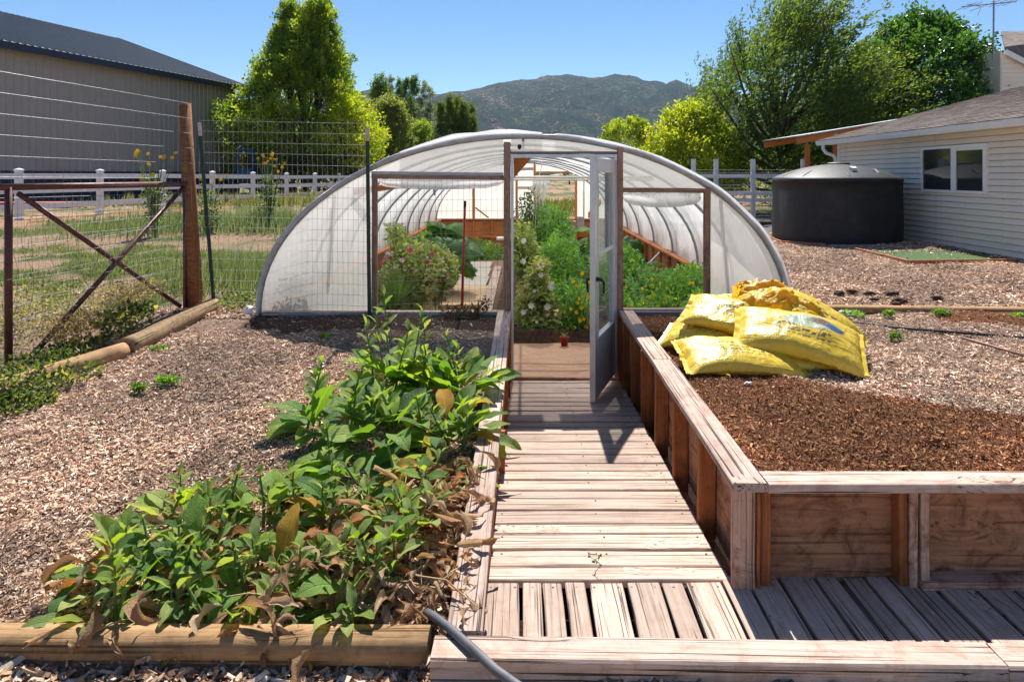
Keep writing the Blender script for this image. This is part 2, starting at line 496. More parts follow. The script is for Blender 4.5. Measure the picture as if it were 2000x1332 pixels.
M['cdead'] = leaf_mat('comfrey_dead_leaf', 0.3, 0.85, attr=None, uvrib=True, spec=0.1, tmul=(1.2, 0.95, 0.7),
    pal=[(0.0, (0.3, 0.17, 0.09)), (0.3, (0.52, 0.35, 0.21)), (0.75, (0.72, 0.56, 0.38)), (1.0, (0.6, 0.26, 0.08))])

def chips_mat():
    n = N('wood_chips')
    a = n.new('ShaderNodeAttribute'); a.attribute_name = 'Col'
    z = n.noise(n.coord('Object', (60, 60, 60)), 1.0, 3, 0.6)
    col = n.mix(1.0, a.outputs['Color'], n.ramp(z, [(0.3, (0.84, 0.75, 0.69)), (0.7, (1.25, 1.13, 1.03))]), 'MULTIPLY')
    return n.done(n.principled(col, 0.85, spec=0.15))
M['chips'] = chips_mat()

def ground_mat():
    n = N('ground_surface')
    a = n.new('ShaderNodeAttribute'); a.attribute_name = 'Col'
    v = n.coord('Object')
    f1 = n.noise(v, 55, 6, 0.75, 0.5)
    f2 = n.noise(v, 11, 5, 0.65)
    vo = n.new('ShaderNodeTexVoronoi'); vo.inputs['Scale'].default_value = 38; n.link(v, vo.inputs['Vector'])
    vo.inputs['Randomness'].default_value = 1.0
    ch = n.ramp(vo.outputs['Distance'], [(0.0, 1.2), (0.35, 0.95), (0.62, 0.5)])
    m = n.math('MULTIPLY', n.ramp(f1, [(0.3, 0.55), (0.7, 1.35)]), n.ramp(f2, [(0.3, 0.85), (0.7, 1.15)]))
    col = n.mix(1.0, a.outputs['Color'], m, 'MULTIPLY')
    col = n.mix(0.6, col, n.mix(1.0, col, ch, 'MULTIPLY'))
    return n.done(n.principled(col, 0.95, n.bump(n.math('ADD', f1, f2), 0.9, 0.03), spec=0.1))
M['ground'] = ground_mat()

def film_mat(name, transp=0.2, tint=(0.97, 0.955, 0.93), bumps=0.45, rough=0.25):
    n = N(name)
    v = n.coord('Object')
    mp = n.new('ShaderNodeMapping'); mp.inputs['Scale'].default_value = (2.2, 1.2, 0.8); n.link(v, mp.inputs[0])
    a = n.noise(mp.outputs[0], 3.0, 5, 0.55, 0.8)
    b = n.noise(v, 0.9, 3, 0.5)
    nr = n.bump(n.math('ADD', a, n.math('MULTIPLY', b, 2.0)), bumps, 0.05)
    dirt = n.noise(v, 1.7, 6, 0.7, 0.5)
    col = n.ramp(dirt, [(0.35, tint), (0.75, tuple(c * 0.86 for c in tint))])
    tl = n.new('ShaderNodeBsdfTranslucent'); n.link(col, tl.inputs[0]); n.link(nr, tl.inputs['Normal'])
    df = n.new('ShaderNodeBsdfDiffuse'); n.link(col, df.inputs[0]); n.link(nr, df.inputs['Normal'])
    m1 = n.new('ShaderNodeMixShader'); m1.inputs[0].default_value = 0.26; n.link(tl.outputs[0], m1.inputs[1]); n.link(df.outputs[0], m1.inputs[2])
    tp = n.new('ShaderNodeBsdfTransparent'); tp.inputs[0].default_value = (0.97, 0.97, 0.97, 1)
    m2 = n.new('ShaderNodeMixShader'); m2.inputs[0].default_value = transp; n.link(m1.outputs[0], m2.inputs[1]); n.link(tp.outputs[0], m2.inputs[2])
    gl = n.new('ShaderNodeBsdfGlossy'); gl.inputs['Roughness'].default_value = rough; n.link(nr, gl.inputs['Normal'])
    fr = n.new('ShaderNodeFresnel'); fr.inputs[0].default_value = 1.42; n.link(nr, fr.inputs['Normal'])
    m3 = n.new('ShaderNodeMixShader'); n.link(n.math('MULTIPLY', fr.outputs[0], 0.5), m3.inputs[0]); n.link(m2.outputs[0], m3.inputs[1]); n.link(gl.outputs[0], m3.inputs[2])
    return n.done(m3.outputs[0])
M['film'] = film_mat('greenhouse_film', 0.22)
M['filmend'] = film_mat('clearer_end_film', 0.27, tint=(0.98, 0.94, 0.885), bumps=0.2)

def glass_mat(name, transp, tint, rough=0.03):
    n = N(name)
    tp = n.new('ShaderNodeBsdfTransparent'); tp.inputs[0].default_value = (*tint, 1)
    gl = n.new('ShaderNodeBsdfGlossy'); gl.inputs['Roughness'].default_value = rough
    fr = n.new('ShaderNodeFresnel'); fr.inputs[0].default_value = 1.5
    m = n.new('ShaderNodeMixShader'); n.link(n.math('ADD', n.math('MULTIPLY', fr.outputs[0], 0.35), 1 - transp), m.inputs[0])
    n.link(tp.outputs[0], m.inputs[1]); n.link(gl.outputs[0], m.inputs[2])
    df = n.new('ShaderNodeBsdfDiffuse'); df.inputs[0].default_value = (0.6, 0.62, 0.6, 1)
    m2 = n.new('ShaderNodeMixShader'); m2.inputs[0].default_value = 0.12
    n.link(m.outputs[0], m2.inputs[1]); n.link(df.outputs[0], m2.inputs[2])
    return n.done(m2.outputs[0])
M['glass'] = glass_mat('door_glass', 0.97, (0.9, 0.95, 0.92))
def dark_glass():
    n = N('window_glass')
    return n.done(n.principled((0.035, 0.037, 0.04), 0.05, spec=0.8))
M['winglass'] = dark_glass()

def shingle_mat():
    n = N('asphalt_shingles')
    v = n.coord('Object')
    br = n.new('ShaderNodeTexVoronoi'); br.inputs['Scale'].default_value = 5.0; n.link(v, br.inputs['Vector'])
    c1 = n.ramp(br.outputs['Color'], [(0.0, (0.15, 0.12, 0.105)), (1.0, (0.27, 0.225, 0.2))])
    f = n.noise(v, 90, 4, 0.7)
    col = n.mix(1.0, c1, n.ramp(f, [(0.3, 0.7), (0.7, 1.25)]), 'MULTIPLY')
    return n.done(n.principled(col, 0.95, n.bump(f, 0.5, 0.006), spec=0.1))
M['shingle'] = shingle_mat()

def bag_mat(name, base, print_kind):
    n = N(name)
    tc = n.new('ShaderNodeTexCoord'); sp = n.new('ShaderNodeSeparateXYZ'); n.link(tc.outputs['UV'], sp.inputs[0])
    u, v = sp.outputs[0], sp.outputs[1]
    def band(x, a, b):
        return n.math('MULTIPLY', n.math('GREATER_THAN', x, a), n.math('LESS_THAN', x, b))
    vv = n.coord('Object', rand=5.0)
    nz = n.noise(vv, 7, 4, 0.6)
    col = n.mix(1.0, base, n.ramp(nz, [(0.3, 0.88), (0.7, 1.08)]), 'MULTIPLY')
    if print_kind:
        # rows of dark block lettering
        mp = n.new('ShaderNodeMapping'); mp.inputs['Scale'].default_value = (26, 20, 1); n.link(tc.outputs['UV'], mp.inputs[0])
        bl = n.new('ShaderNodeTexVoronoi'); bl.distance = 'CHEBYCHEV'; bl.inputs['Scale'].default_value = 1.0; bl.inputs['Randomness'].default_value = 0.55; n.link(mp.outputs[0], bl.inputs['Vector'])
        glyph = n.ramp(bl.outputs['Distance'], [(0.38, 1.0), (0.43, 0.0)])
        rows = n.ramp(n.math('FRACT', n.math('MULTIPLY', v, 9.0)), [(0.2, 0.0), (0.25, 1.0), (0.85, 1.0), (0.9, 0.0)])
        box = n.math('MULTIPLY', band(u, 0.3, 0.72), band(v, 0.3, 0.7))
        ink = n.math('MULTIPLY', n.math('MULTIPLY', glyph, rows), box)
        col = n.mix(n.math('MULTIPLY', ink, 0.85), col, (0.04, 0.045, 0.06))
    if print_kind == 2:
        vo = n.noise(n.coord('UV', (3.0, 3.0, 1)), 1.0, 2, 0.5)
        du = n.math('MULTIPLY', n.math('SUBTRACT', u, 0.6), 3.2); dv = n.math('MULTIPLY', n.math('SUBTRACT', v, 0.62), 5.0)
        d = n.math('ADD', n.math('ADD', n.math('MULTIPLY', du, du), n.math('MULTIPLY', dv, dv)), n.math('MULTIPLY', vo, 0.5))
        col = n.mix(n.ramp(d, [(0.78, 0.95), (0.82, 0.0)]), col, (0.42, 0.5, 0.36))
        d2 = n.math('ADD', n.math('MULTIPLY', n.math('SUBTRACT', u, 0.66), n.math('SUBTRACT', u, 0.66)), n.math('MULTIPLY', n.math('SUBTRACT', v, 0.66), n.math('SUBTRACT', v, 0.66)))
        col = n.mix(n.ramp(d2, [(0.006, 0.9), (0.009, 0.0)]), col, (0.2, 0.1, 0.06))
        d3 = n.math('ADD', n.math('MULTIPLY', n.math('SUBTRACT', u, 0.76), n.math('SUBTRACT', u, 0.76)), n.math('MULTIPLY', n.math('SUBTRACT', v, 0.6), n.math('SUBTRACT', v, 0.6)))
        col = n.mix(n.ramp(d3, [(0.004, 0.9), (0.006, 0.0)]), col, (0.05, 0.1, 0.2))
    w1 = n.noise(n.coord('UV', (9, 3.5, 1)), 1.0, 4, 0.55, 1.2)
    w2 = n.noise(n.coord('UV', (3, 40, 1)), 1.0, 3, 0.5, 0.5)
    vk = n.new('ShaderNodeTexVoronoi'); vk.feature = 'DISTANCE_TO_EDGE'; vk.inputs['Scale'].default_value = 1.0; n.link(n.mix(0.18, n.coord('UV', (7, 5, 1)), n.new('ShaderNodeTexNoise').outputs[1]), vk.inputs['Vector'])
    kz = n.ramp(vk.outputs['Distance'], [(0.0, 0.0), (0.25, 1.0)])
    nr = n.bump(n.math('ADD', n.math('ADD', w1, n.math('MULTIPLY', w2, 0.3)), n.math('MULTIPLY', kz, 0.08 if print_kind else 0.35)), 0.5 if print_kind else 0.9, 0.03)
    p = n.principled(col, 0.33, nr, spec=0.5)
    tl = n.new('ShaderNodeBsdfTranslucent'); n.link(col, tl.inputs[0])
    m = n.new('ShaderNodeMixShader'); m.inputs[0].default_value = 0.12 if print_kind else 0.35
    n.link(p, m.inputs[1]); n.link(tl.outputs[0], m.inputs[2])
    return n.done(m.outputs[0])
M['bag1'] = bag_mat('yellow_printed_bag', (0.80, 0.56, 0.055), 1)
M['bag2'] = bag_mat('yellow_picture_bag', (0.80, 0.56, 0.055), 2)
M['bagorange'] = bag_mat('orange_yellow_film', (0.88, 0.52, 0.008), 0)

def mountain_mat():
    n = N('mountain_slope')
    v = n.coord('Object')
    tr = n.new('ShaderNodeTexVoronoi'); tr.inputs['Scale'].default_value = 0.075; n.link(v, tr.inputs['Vector'])
    big = n.noise(v, 0.0022, 6, 0.6, 0.6)
    mid = n.noise(v, 0.009, 7, 0.7)
    soil = n.ramp(mid, [(0.35, (0.13, 0.105, 0.07)), (0.65, (0.26, 0.17, 0.115))])
    grass = n.ramp(mid, [(0.35, (0.07, 0.1, 0.045)), (0.65, (0.12, 0.14, 0.06))])
    base = n.mix(n.ramp(big, [(0.45, 0.0), (0.6, 1.0)]), soil, grass)
    dens = n.noise(v, 0.006, 5, 0.6)
    tree = n.ramp(n.math('SUBTRACT', tr.outputs['Distance'], n.math('MULTIPLY', n.math('SUBTRACT', dens, 0.42), 1.5)), [(0.52, 1.0), (0.64, 0.0)])
    col = n.mix(n.math('MULTIPLY', tree, 0.95), base, (0.011, 0.028, 0.022))
    nr = n.bump(n.math('ADD', n.math('MULTIPLY', tree, 0.5), n.math('MULTIPLY', mid, 3.0)), 1.0, 30)
    return n.done(n.principled(col, 0.95, nr, spec=0.05))
M['mountain'] = mountain_mat()

# ================================================================== GROUND
def ramp_z(y): return 0.346 - 0.055 * y
BX0, BX1 = 0.99, 12.0                       # right bed, inner edges
def height(x, y):
    x = np.asarray(x, float); y = np.asarray(y, float)
    left = 0.19 + 0.38 * ss(2.55, 6.7, y) * 0.5 + 0.19 * np.clip((y - 2.55) / 4.15, 0, 1)
    out = np.where(x < 0.4, left, 0.565)
    out = np.where(y < 2.5, 0.165, out)
    far_l = 0.57 + 0.3 * ss(8, 16.5, y) * ss(3.4, 6.0, -x)
    far_r = 0.57 + 0.05 * ss(8, 16, y)
    back = far_l + (far_r - far_l) * ss(-3, 3, x)
    out = np.where(y > 6.76, back, out)
    out = np.where((y > 25), out - 0.0 * y, out)
    n = (fbm(x * 1.6, y * 1.6) - 0.5) * 0.07 + (fbm(x * 7, y * 7, 3) - 0.5) * 0.035
    n = n * np.clip(1.6 - y / 60.0, 0.0, 1)
    out = out + n
    out = np.where((x > 0.99) & (y > 3.05) & (y < 6.8), out + (fbm(x * 2.6 + 3, y * 2.6, 3) - .5) * 0.09 * ss(0, .3, x - 1.0) * ss(0, .3, y - 3.1), out)
    # mound of compost in the right bed
    out = np.where((x > 1) & (y > 3) & (y < 6.8), out + 0.05 * np.exp(-((x - 4.4) ** 2 + (y - 6.3) ** 2) / 0.25), out)
    # orange earth bank at the fence
    out = out + 0.12 * np.exp(-((y - 16.2 - (x + 11.4) * 5.7) / 6) ** 2) * 0
    # sunken boardwalk, deck, greenhouse
    out = np.where((x > -0.17) & (x < 0.985) & (y > 2.9) & (y < 6.8), ramp_z(y) - 0.13, out)
    out = np.where((x > -0.30) & (y > 2.46) & (y < 3.085), 0.06, out)
    ins = (np.abs(x) < 2.43) & (y > 6.8) & (y < 20.78)
    fl = -0.032 * (y - 8)
    fl = fl + np.where(x < -1.38, 0.42, 0) + np.where((x > -0.12) & (x < 0.86) & (y > 8.13), 0.12, 0) - np.where((x > -0.2) & (x < 0.95) & (y < 8.13), 0.16, 0) + np.where(x > 1.12, 0.32, 0) + n * 0.6
    out = np.where(ins, fl, out)
    return out

def cbound(x):      # front edge of the light chips in the right bed
    return np.where(x < 1.5, 4.85 + (x - 1.0) * 0.4, np.where(x < 2.0, 4.95 - (x - 1.5) * 1.2, 4.35 - (x - 2.0) * 0.42))
def is_compost(x, y):
    nb = (fbm(x * 3, y * 3) - 0.5) * 0.5
    inb = (x > 0.95) & (y > 3.0) & (y < 6.8)
    c = inb & ((y < cbound(x) + nb) | (x < 1.38 + nb * 0.5 + 0.0 * y))
    c = c | (inb & (((x - 4.6) / 0.9) ** 2 + ((y - 6.45) / 0.35) ** 2 < 1 + nb))
    return c

def ground_col(x, y):
    c = np.empty(x.shape + (3,)); c[:] = (0.36, 0.245, 0.18)
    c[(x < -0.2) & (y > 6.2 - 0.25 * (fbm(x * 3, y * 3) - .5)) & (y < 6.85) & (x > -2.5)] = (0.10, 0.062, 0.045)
    def setc(m, col): c[m] = col
    setc(is_compost(x, y), (0.21, 0.098, 0.048))
    g = fbm(x * 0.55, y * 0.8, 5); g2 = fbm(x * 2.2 + 9, y * 2.2, 4)
    fld = (y > 6.9) & (x < -2.45) | (x < -3.35 + (y - 5) * 0.12) & (y > 2.6)
    far = y > 21
    fld = fld | (far & (x < 60)) | (y > 21)
    k = ss(0.47, 0.58, 0.6 * g + 0.4 * g2)[..., None]
    fc = (1 - k) * np.array((0.40, 0.265, 0.175)) + k * np.array((0.115, 0.145, 0.05))
    near_mulch = (y < 8.2) & (x > -3.6)
    m = fld & ~near_mulch
    c[m] = fc[m]
    bank = (x < -4) & (np.abs(x - (-11.4 + (y - 16.2) * 0.174) - 0.1) < 1.1) & (y > 14)
    setc(bank, (0.46, 0.27, 0.16))
    grav = (x > 3.2) & (x < 7.5) & (y > 16.2) & (y < 24)
    setc(grav, (0.2, 0.2, 0.205))
    ins = (np.abs(x) < 2.43) & (y > 6.8) & (y < 20.6)
    setc(ins, (0.1, 0.06, 0.04))
    setc(ins & (x > -1.38) & (x < -0.4), (0.3, 0.2, 0.13))
    setc(ins & (x > 0.86) & (x < 1.12), (0.3, 0.19, 0.12))
    setc((x > -0.17) & (x < 0.985) & (y > 2.9) & (y < 6.8), (0.05, 0.034, 0.026)); setc((x > -0.3) & (y > 2.46) & (y < 3.085), (0.05, 0.034, 0.026))  # ground under the planks coloured near black, painting the shade in the gaps
    return c

def lines(fine, extra, lim):
    a, b, s = fine
    L = list(np.arange(a, b + 1e-6, s))
    for sgn, st in ((1, b), (-1, a)):
        p = st; d = s
        while abs(p) < lim and len(L) < 900:
            d = min(d * 1.09, 400); p += sgn * d; L.append(p)
    for e in extra: L += [e - 0.006, e + 0.006]
    L = sorted(set(round(float(q), 4) for q in L))
    return np.array(L)
gx = lines((-4.2, 3.2, 0.075), [-0.17, 0.985, -0.30, -2.43, 2.43, -1.38, -0.12, 0.86, 1.12], 7000)
gy = lines((1.0, 8.0, 0.075), [2.46, 3.085, 6.8, 20.78, 2.5], 9000)
gy = gy[gy > -60]
GX, GY = np.meshgrid(gx, gy, indexing='ij')
GZ = height(GX, GY)
V = np.stack([GX, GY, GZ], -1).reshape(-1, 3)
nx, ny = len(gx), len(gy)
I = np.arange(nx * ny).reshape(nx, ny)
F = np.stack([I[:-1, :-1], I[1:, :-1], I[1:, 1:], I[:-1, 1:]], -1).reshape(-1, 4)
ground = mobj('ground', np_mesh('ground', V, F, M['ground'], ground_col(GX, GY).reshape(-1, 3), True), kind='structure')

# mountain: a real range 3 to 5 km away
def mountain():
    xs = np.linspace(-5200, 6200, 300); ys = np.linspace(1800, 6400, 170)
    X, Y = np.meshgrid(xs, ys, indexing='ij')
    # ridge crest heights (as seen at about 4.4 km)
    cx = np.array([-5200, -3200, -1700, -1200, -900, -640, -480, -330, -235, -120, 60, 215, 275, 400, 610, 700, 770, 870, 1020, 1200, 1900, 3200, 6200], float)
    ch = np.array([300, 380, 420, 455, 460, 440, 478, 505, 522, 540, 545, 572, 586, 572, 575, 560, 528, 520, 512, 470, 330, 260, 260], float)
    u = X * 4400 / Y
    crest = np.interp(u, cx, ch)
    a = ss(2000, 4400, Y)
    fall = 1 - 0.55 * ss(4400, 6400, Y)
    base = crest * a ** 1.05 * fall
    sp = fbm(X / 520, Y / 520, 5) - 0.5; sp2 = 1 - np.abs(fbm(X / 300 + 5, Y / 640, 5) * 2 - 1)
    mask = a * (1 - a) * 4 + 0.06
    Z = base + mask * (sp * 260 + (sp2 - 0.72) * 320) + (fbm(X / 110, Y / 110, 5) - 0.5) * 62 * a
    # lower foothill in front
    fh = np.interp(X * 2900 / Y, [-5200, -900, -380, -200, 0, 200, 420, 700, 900, 1500, 6200], [120, 120, 235, 262, 240, 262, 215, 225, 180, 120, 100])
    Z = np.maximum(Z, fh * np.exp(-((Y - 3000) / 620) ** 2) + (sp2 - 0.72) * 150 * np.exp(-((Y - 3000) / 900) ** 2))
    Z = Z - 6
    V = np.stack([X, Y, Z], -1).reshape(-1, 3)
    n1, n2 = X.shape; I = np.arange(n1 * n2).reshape(n1, n2)
    F = np.stack([I[:-1, :-1], I[1:, :-1], I[1:, 1:], I[:-1, 1:]], -1).reshape(-1, 4)
    return mobj('mountain', np_mesh('mountain', V, F, M['mountain'], None, True), kind='structure')
mountain()

hz = MB().box((300, 2000, 296), (12000, 9000, 612))
hm = bpy.data.materials.new('haze'); hm.use_nodes = True
hm.node_tree.nodes.clear()
ho = hm.node_tree.nodes.new('ShaderNodeOutputMaterial'); hv = hm.node_tree.nodes.new('ShaderNodeVolumePrincipled')
hv.inputs['Color'].default_value = (0.6, 0.8, 1.0, 1); hv.inputs['Density'].default_value = 0.000045; hv.inputs['Anisotropy'].default_value = 0.1
hm.node_tree.links.new(hv.outputs[0], ho.inputs['Volume'])
HAZE = True
if HAZE:
    hz.part('haze', hm, None, kind='stuff')

# ================================================================== WOOD CHIPS
def chips(name, n, region, pal, w, lsz, label, cover=None, power=1.6, tilt=0.26, zoff=0.004, thick=0.16):
    x0, x1, y0, y1 = region
    u = rng.random(n); p = 1 - power
    y = (y0 ** p + u * (y1 ** p - y0 ** p)) ** (1 / p)
    x = x0 + rng.random(n) * (x1 - x0)
    if cover is not None:
        k = cover(x, y); x, y = x[k], y[k]; n = len(x)
    z = height(x, y) + zoff + rng.random(n) * 0.008
    L = lsz * np.exp(rng.normal(0, 0.5, n)) * (1 + 0.0 * y)
    L = np.clip(L, lsz * 0.35, lsz * 3)
    W = L * rng.uniform(0.16, 0.42, n); T = np.minimum(W * 0.5, L * thick) + 0.001
    a = rng.random(n) * 2 * PI
    el = rng.normal(0, tilt, n); ro = rng.normal(0, 0.5, n)
    d = np.stack([np.cos(a) * np.cos(el), np.sin(a) * np.cos(el), np.sin(el)], -1)
    s0 = np.stack([-np.sin(a), np.cos(a), np.zeros(n)], -1)
    u0 = np.cross(d, s0)
    s = s0 * np.cos(ro)[:, None] + u0 * np.sin(ro)[:, None]
    up = np.cross(d, s)
    P = np.stack([x, y, z], -1)
    j = lambda a_, b_: rng.uniform(a_, b_, n)[:, None]
    Lc, Wc, Tc = L[:, None], W[:, None], T[:, None]
    v = [P - d * Lc * 0.5 - s * Wc * 0.5, P - d * Lc * j(0.42, 0.55) + s * Wc * 0.5, P + d * Lc * 0.5 + s * Wc * j(0.25, 0.5), P + d * Lc * j(0.4, 0.52) - s * Wc * j(0.25, 0.5),
         P - d * Lc * 0.42 + up * Tc + s * Wc * j(-0.2, 0.3), P + d * Lc * 0.42 + up * Tc + s * Wc * j(-0.3, 0.2)]
    V = np.stack(v, 1).reshape(-1, 3)
    f = np.array([[0, 4, 5, 3], [4, 1, 2, 5]])
    b = (np.arange(n) * 6)[:, None, None]
    F = (f[None] + b).reshape(-1, 4)
    pal = np.array(pal); w = np.array(w, float); w /= w.sum()
    c = pal[rng.choice(len(pal), n, p=w)] * rng.uniform(0.8, 1.2, (n, 1)) * (0.72 + 0.56 * ss(.3, .7, fbm(x * 1.3 + 7, y * 1.3, 4)))[:, None]
    cols = np.repeat(c, 6, axis=0)
    o = mobj(name, np_mesh(name, V, F, M['chips'], cols), kind='stuff')
    tag(o, label, 'wood chips')
    return o
LP = [(0.74, 0.61, 0.48), (0.56, 0.40, 0.28), (0.40, 0.26, 0.17), (0.22, 0.13, 0.085), (0.85, 0.77, 0.67), (0.44, 0.34, 0.28)]
CP = [(0.42, 0.20, 0.095), (0.53, 0.28, 0.14), (0.25, 0.115, 0.058), (0.52, 0.31, 0.175), (0.66, 0.5, 0.35)]
def cl(x, y):
    dk = (y > 6.35 - fbm(x * 3, y * 3) * 0.3) & (rng.random(len(x)) < 0.88)
    patch = fbm(x * 1.1, y * 1.1, 3) + rng.random(len(x)) * 0.45 > 0.52
    return (x < -0.3 + 0 * y) & (x > -3.35 + (y - 5) * 0.12 - rng.random(len(x)) * 0.25) & patch & ~dk
chips('wood_chips', 150000, (-4.0, -0.28, 2.68, 6.72), LP, (30, 36, 20, 5, 11, 5), 0.0145, 'pale wood chip mulch covering the ground left of the boardwalk', cl)
chips('wood_chips', 11000, (-2.6, 1.3, 2.0, 2.515), [(0.72, 0.62, 0.5), (0.6, 0.44, 0.29), (0.42, 0.28, 0.18), (0.2, 0.13, 0.09), (0.78, 0.72, 0.64)], (26, 26, 22, 16, 12), 0.030, 'coarse pale wood chips in front of the timber edging', None, 1.2, 0.35)
def clr(x, y): return (~is_compost(x, y)) & (fbm(x * 1.3, y * 1.3, 3) + rng.random(len(x)) * 0.5 > 0.5)
chips('wood_chips', 90000, (1.0, 4.8, 3.4, 6.78), [(0.78, 0.66, 0.54), (0.6, 0.44, 0.31), (0.38, 0.25, 0.165), (0.2, 0.12, 0.08), (0.86, 0.79, 0.7), (0.43, 0.34, 0.28)], (26, 32, 22, 8, 14, 6), 0.0145, 'pale wood chip mulch behind the brown compost in the right bed', clr)
chips('compost', 70000, (1.0, 4.4, 3.08, 6.78), CP, (34, 26, 26, 10, 1.5), 0.0125, 'dark brown shredded bark compost along the front of the right bed', is_compost, 1.6, 0.5)
def cb_(x, y): return (x > 2.52) & (fbm(x * 0.9, y * 0.9, 3) + rng.random(len(x)) * 0.5 > 0.47)
chips('wood_chips', 80000, (2.5, 7.9, 6.98, 16.0), LP, (26, 30, 22, 12, 12, 8), 0.021, 'pale wood chip mulch between the greenhouse and the cream house', cb_, 1.7)
def cbl(x, y): return (x < -2.5) & (x > -3.5 + rng.random(len(x)) * 0.5) & (y < 8.2 + rng.random(len(x)) * 0.8)
chips('wood_chips', 9000, (-3.6, -2.5, 6.6, 9.0), LP, (22, 30, 26, 18, 8, 8), 0.022, 'wood chips by the left foot of the greenhouse', cbl)
def csp(x, y): return (x < -3.3 + (y - 5) * 0.12) & (fbm(x * 2, y * 2, 3) > 0.5)
chips('wood_chips', 9000, (-6.5, -3.2, 3.6, 8.0), LP, (12, 30, 30, 20, 3, 5), 0.020, 'scattered wood chips under the wire gate', csp)
def nearbox(x, y): return (fbm(x * 2, y * 2, 3) > 0.3)
chips('debris', 1800, (-0.12, 0.98, 3.05, 6.6), LP, (14, 24, 26, 28, 3, 5), 0.016, 'wood crumbs and dry bits caught below the boardwalk edge', lambda x, y: (x > 0.885), 1.6)

# ================================================================== BOARDWALK
bw = root('boardwalk', (0.37, 3.1, 0.17), 'weathered wooden boardwalk of crosswise planks leading down to the greenhouse door', 'boardwalk')
rows = [1134, 1106, 1073, 1042, 1022, 996, 973, 957, 937, 920, 905, 887.6, 862.5, 847, 834, 824, 813, 802, 793, 785, 776, 767.5, 758, 748, 738.5, 730]
Ds = [1.544 / ((r - 342) / 1400.0 - 0.055) for r in rows]
nail = MB()
for i in range(len(Ds) - 1):
    a, b = Ds[i], Ds[i + 1]
    w = b - a - rnd.uniform(0.013, 0.022)
    if w < 0.05: continue
    yc = (a + b) / 2; z = ramp_z(yc) - 0.019 + rnd.uniform(-0.003, 0.003)
    xr = 0.872 + (yc - 3.0) * 0.008 + rnd.uniform(-0.004, 0.004)
    board('plank', (-0.145, yc + rnd.uniform(-.003, .003), z), (xr, yc + rnd.uniform(-.003, .003), z), w, 0.038, M['deck'], bw, up=(0, 0.055, 1), ch=0.004)
    for x in (-0.10, 0.38, 0.83):
        for dy in (-0.28, 0.28):
            if w < 0.11 and dy > 0: continue
            nail.lathe([(0.0001, 0.0215), (0.0045, 0.0213), (0.005, 0.018)], (x + rnd.uniform(-.01, .01), yc + dy * w, z), 6, False)
nail.part('nail_heads', M['wirerust'], bw, kind='stuff')
for x in (-0.1, 0.40, 0.84):
    board('joist', (x, 3.0, ramp_z(3.0) - 0.085), (x, 6.6, ramp_z(6.6) - 0.085), 0.04, 0.09, M['cap'], bw)

dk = root('deck', (1.2, 2.8, 0.17), 'weathered deck of front to back planks crossing below the raised bed', 'deck')
segs = [(-0.155, -0.015), (0.0, 0.078), (0.083, 0.163), (0.178, 0.262), (0.275, 0.415), (0.43, 0.566), (0.58, 0.668), (0.683, 0.828), (0.842, 0.94), (0.953, 1.075), (1.092, 1.232)]
x = 1.247
while x < 3.1:
    w = rnd.choice((0.09, 0.14, 0.14)); segs.append((x, x + w)); x += w + rnd.uniform(0.012, 0.02)
nail = MB()
for a, b in segs:
    y1 = 3.008 if b < 0.84 else 3.06 + max(0, (a - 1.2)) * 0.07
    zz = 0.161 + rnd.uniform(-.003, .003); xc = (a + b) / 2
    board('plank', (xc, 2.47, zz), (xc + rnd.uniform(-.003, .003), y1, zz), b - a - 0.002, 0.038, M['deck'], dk)
    for xx in ((a + 0.02, b - 0.02) if b - a > 0.1 else (xc,)):
        nail.lathe([(0.0001, 0.0215), (0.0045, 0.0213), (0.005, 0.018)], (xx, y1 - 0.03, zz), 6, False)
nail.part('nail_heads', M['wirerust'], dk, kind='stuff')
# kerb beam in front, slightly skewed, on a lower fascia
def ky(x): return 2.50 - 0.022 * (x + 0.3)
KM = M['cap']
board('kerb_beam', (-0.315, ky(-0.315), 0.213), (1.62, ky(1.62), 0.213), 0.135, 0.075, KM, dk, ch=0.008)
board('kerb_beam', (1.625, ky(1.625), 0.213), (3.4, ky(3.4), 0.213), 0.135, 0.075, KM, dk, ch=0.008)
board('fascia_board', (-0.31, ky(-0.31) - 0.062, 0.163), (3.4, ky(3.4) - 0.062, 0.163), 0.018, 0.026, KM, dk, up=(0, 0, 1))
board('fascia_board', (-0.10, ky(-0.1) - 0.085, 0.105), (3.4, ky(3.4) - 0.085, 0.105), 0.035, 0.13, M['ply'], dk, up=(0, 0, 1))
st = MB()
for i in range(26):
    xx = 0.1 + i * 0.075 + rnd.uniform(-.02, .02)
    st.box((xx, ky(xx) - 0.104, 0.135 + rnd.uniform(-.008, .008)), (0.003, 0.003, 0.013), Matrix.Rotation(rnd.uniform(-.3, .3), 3, 'Y'))
st.part('staples', M['dark'], dk, kind='stuff')

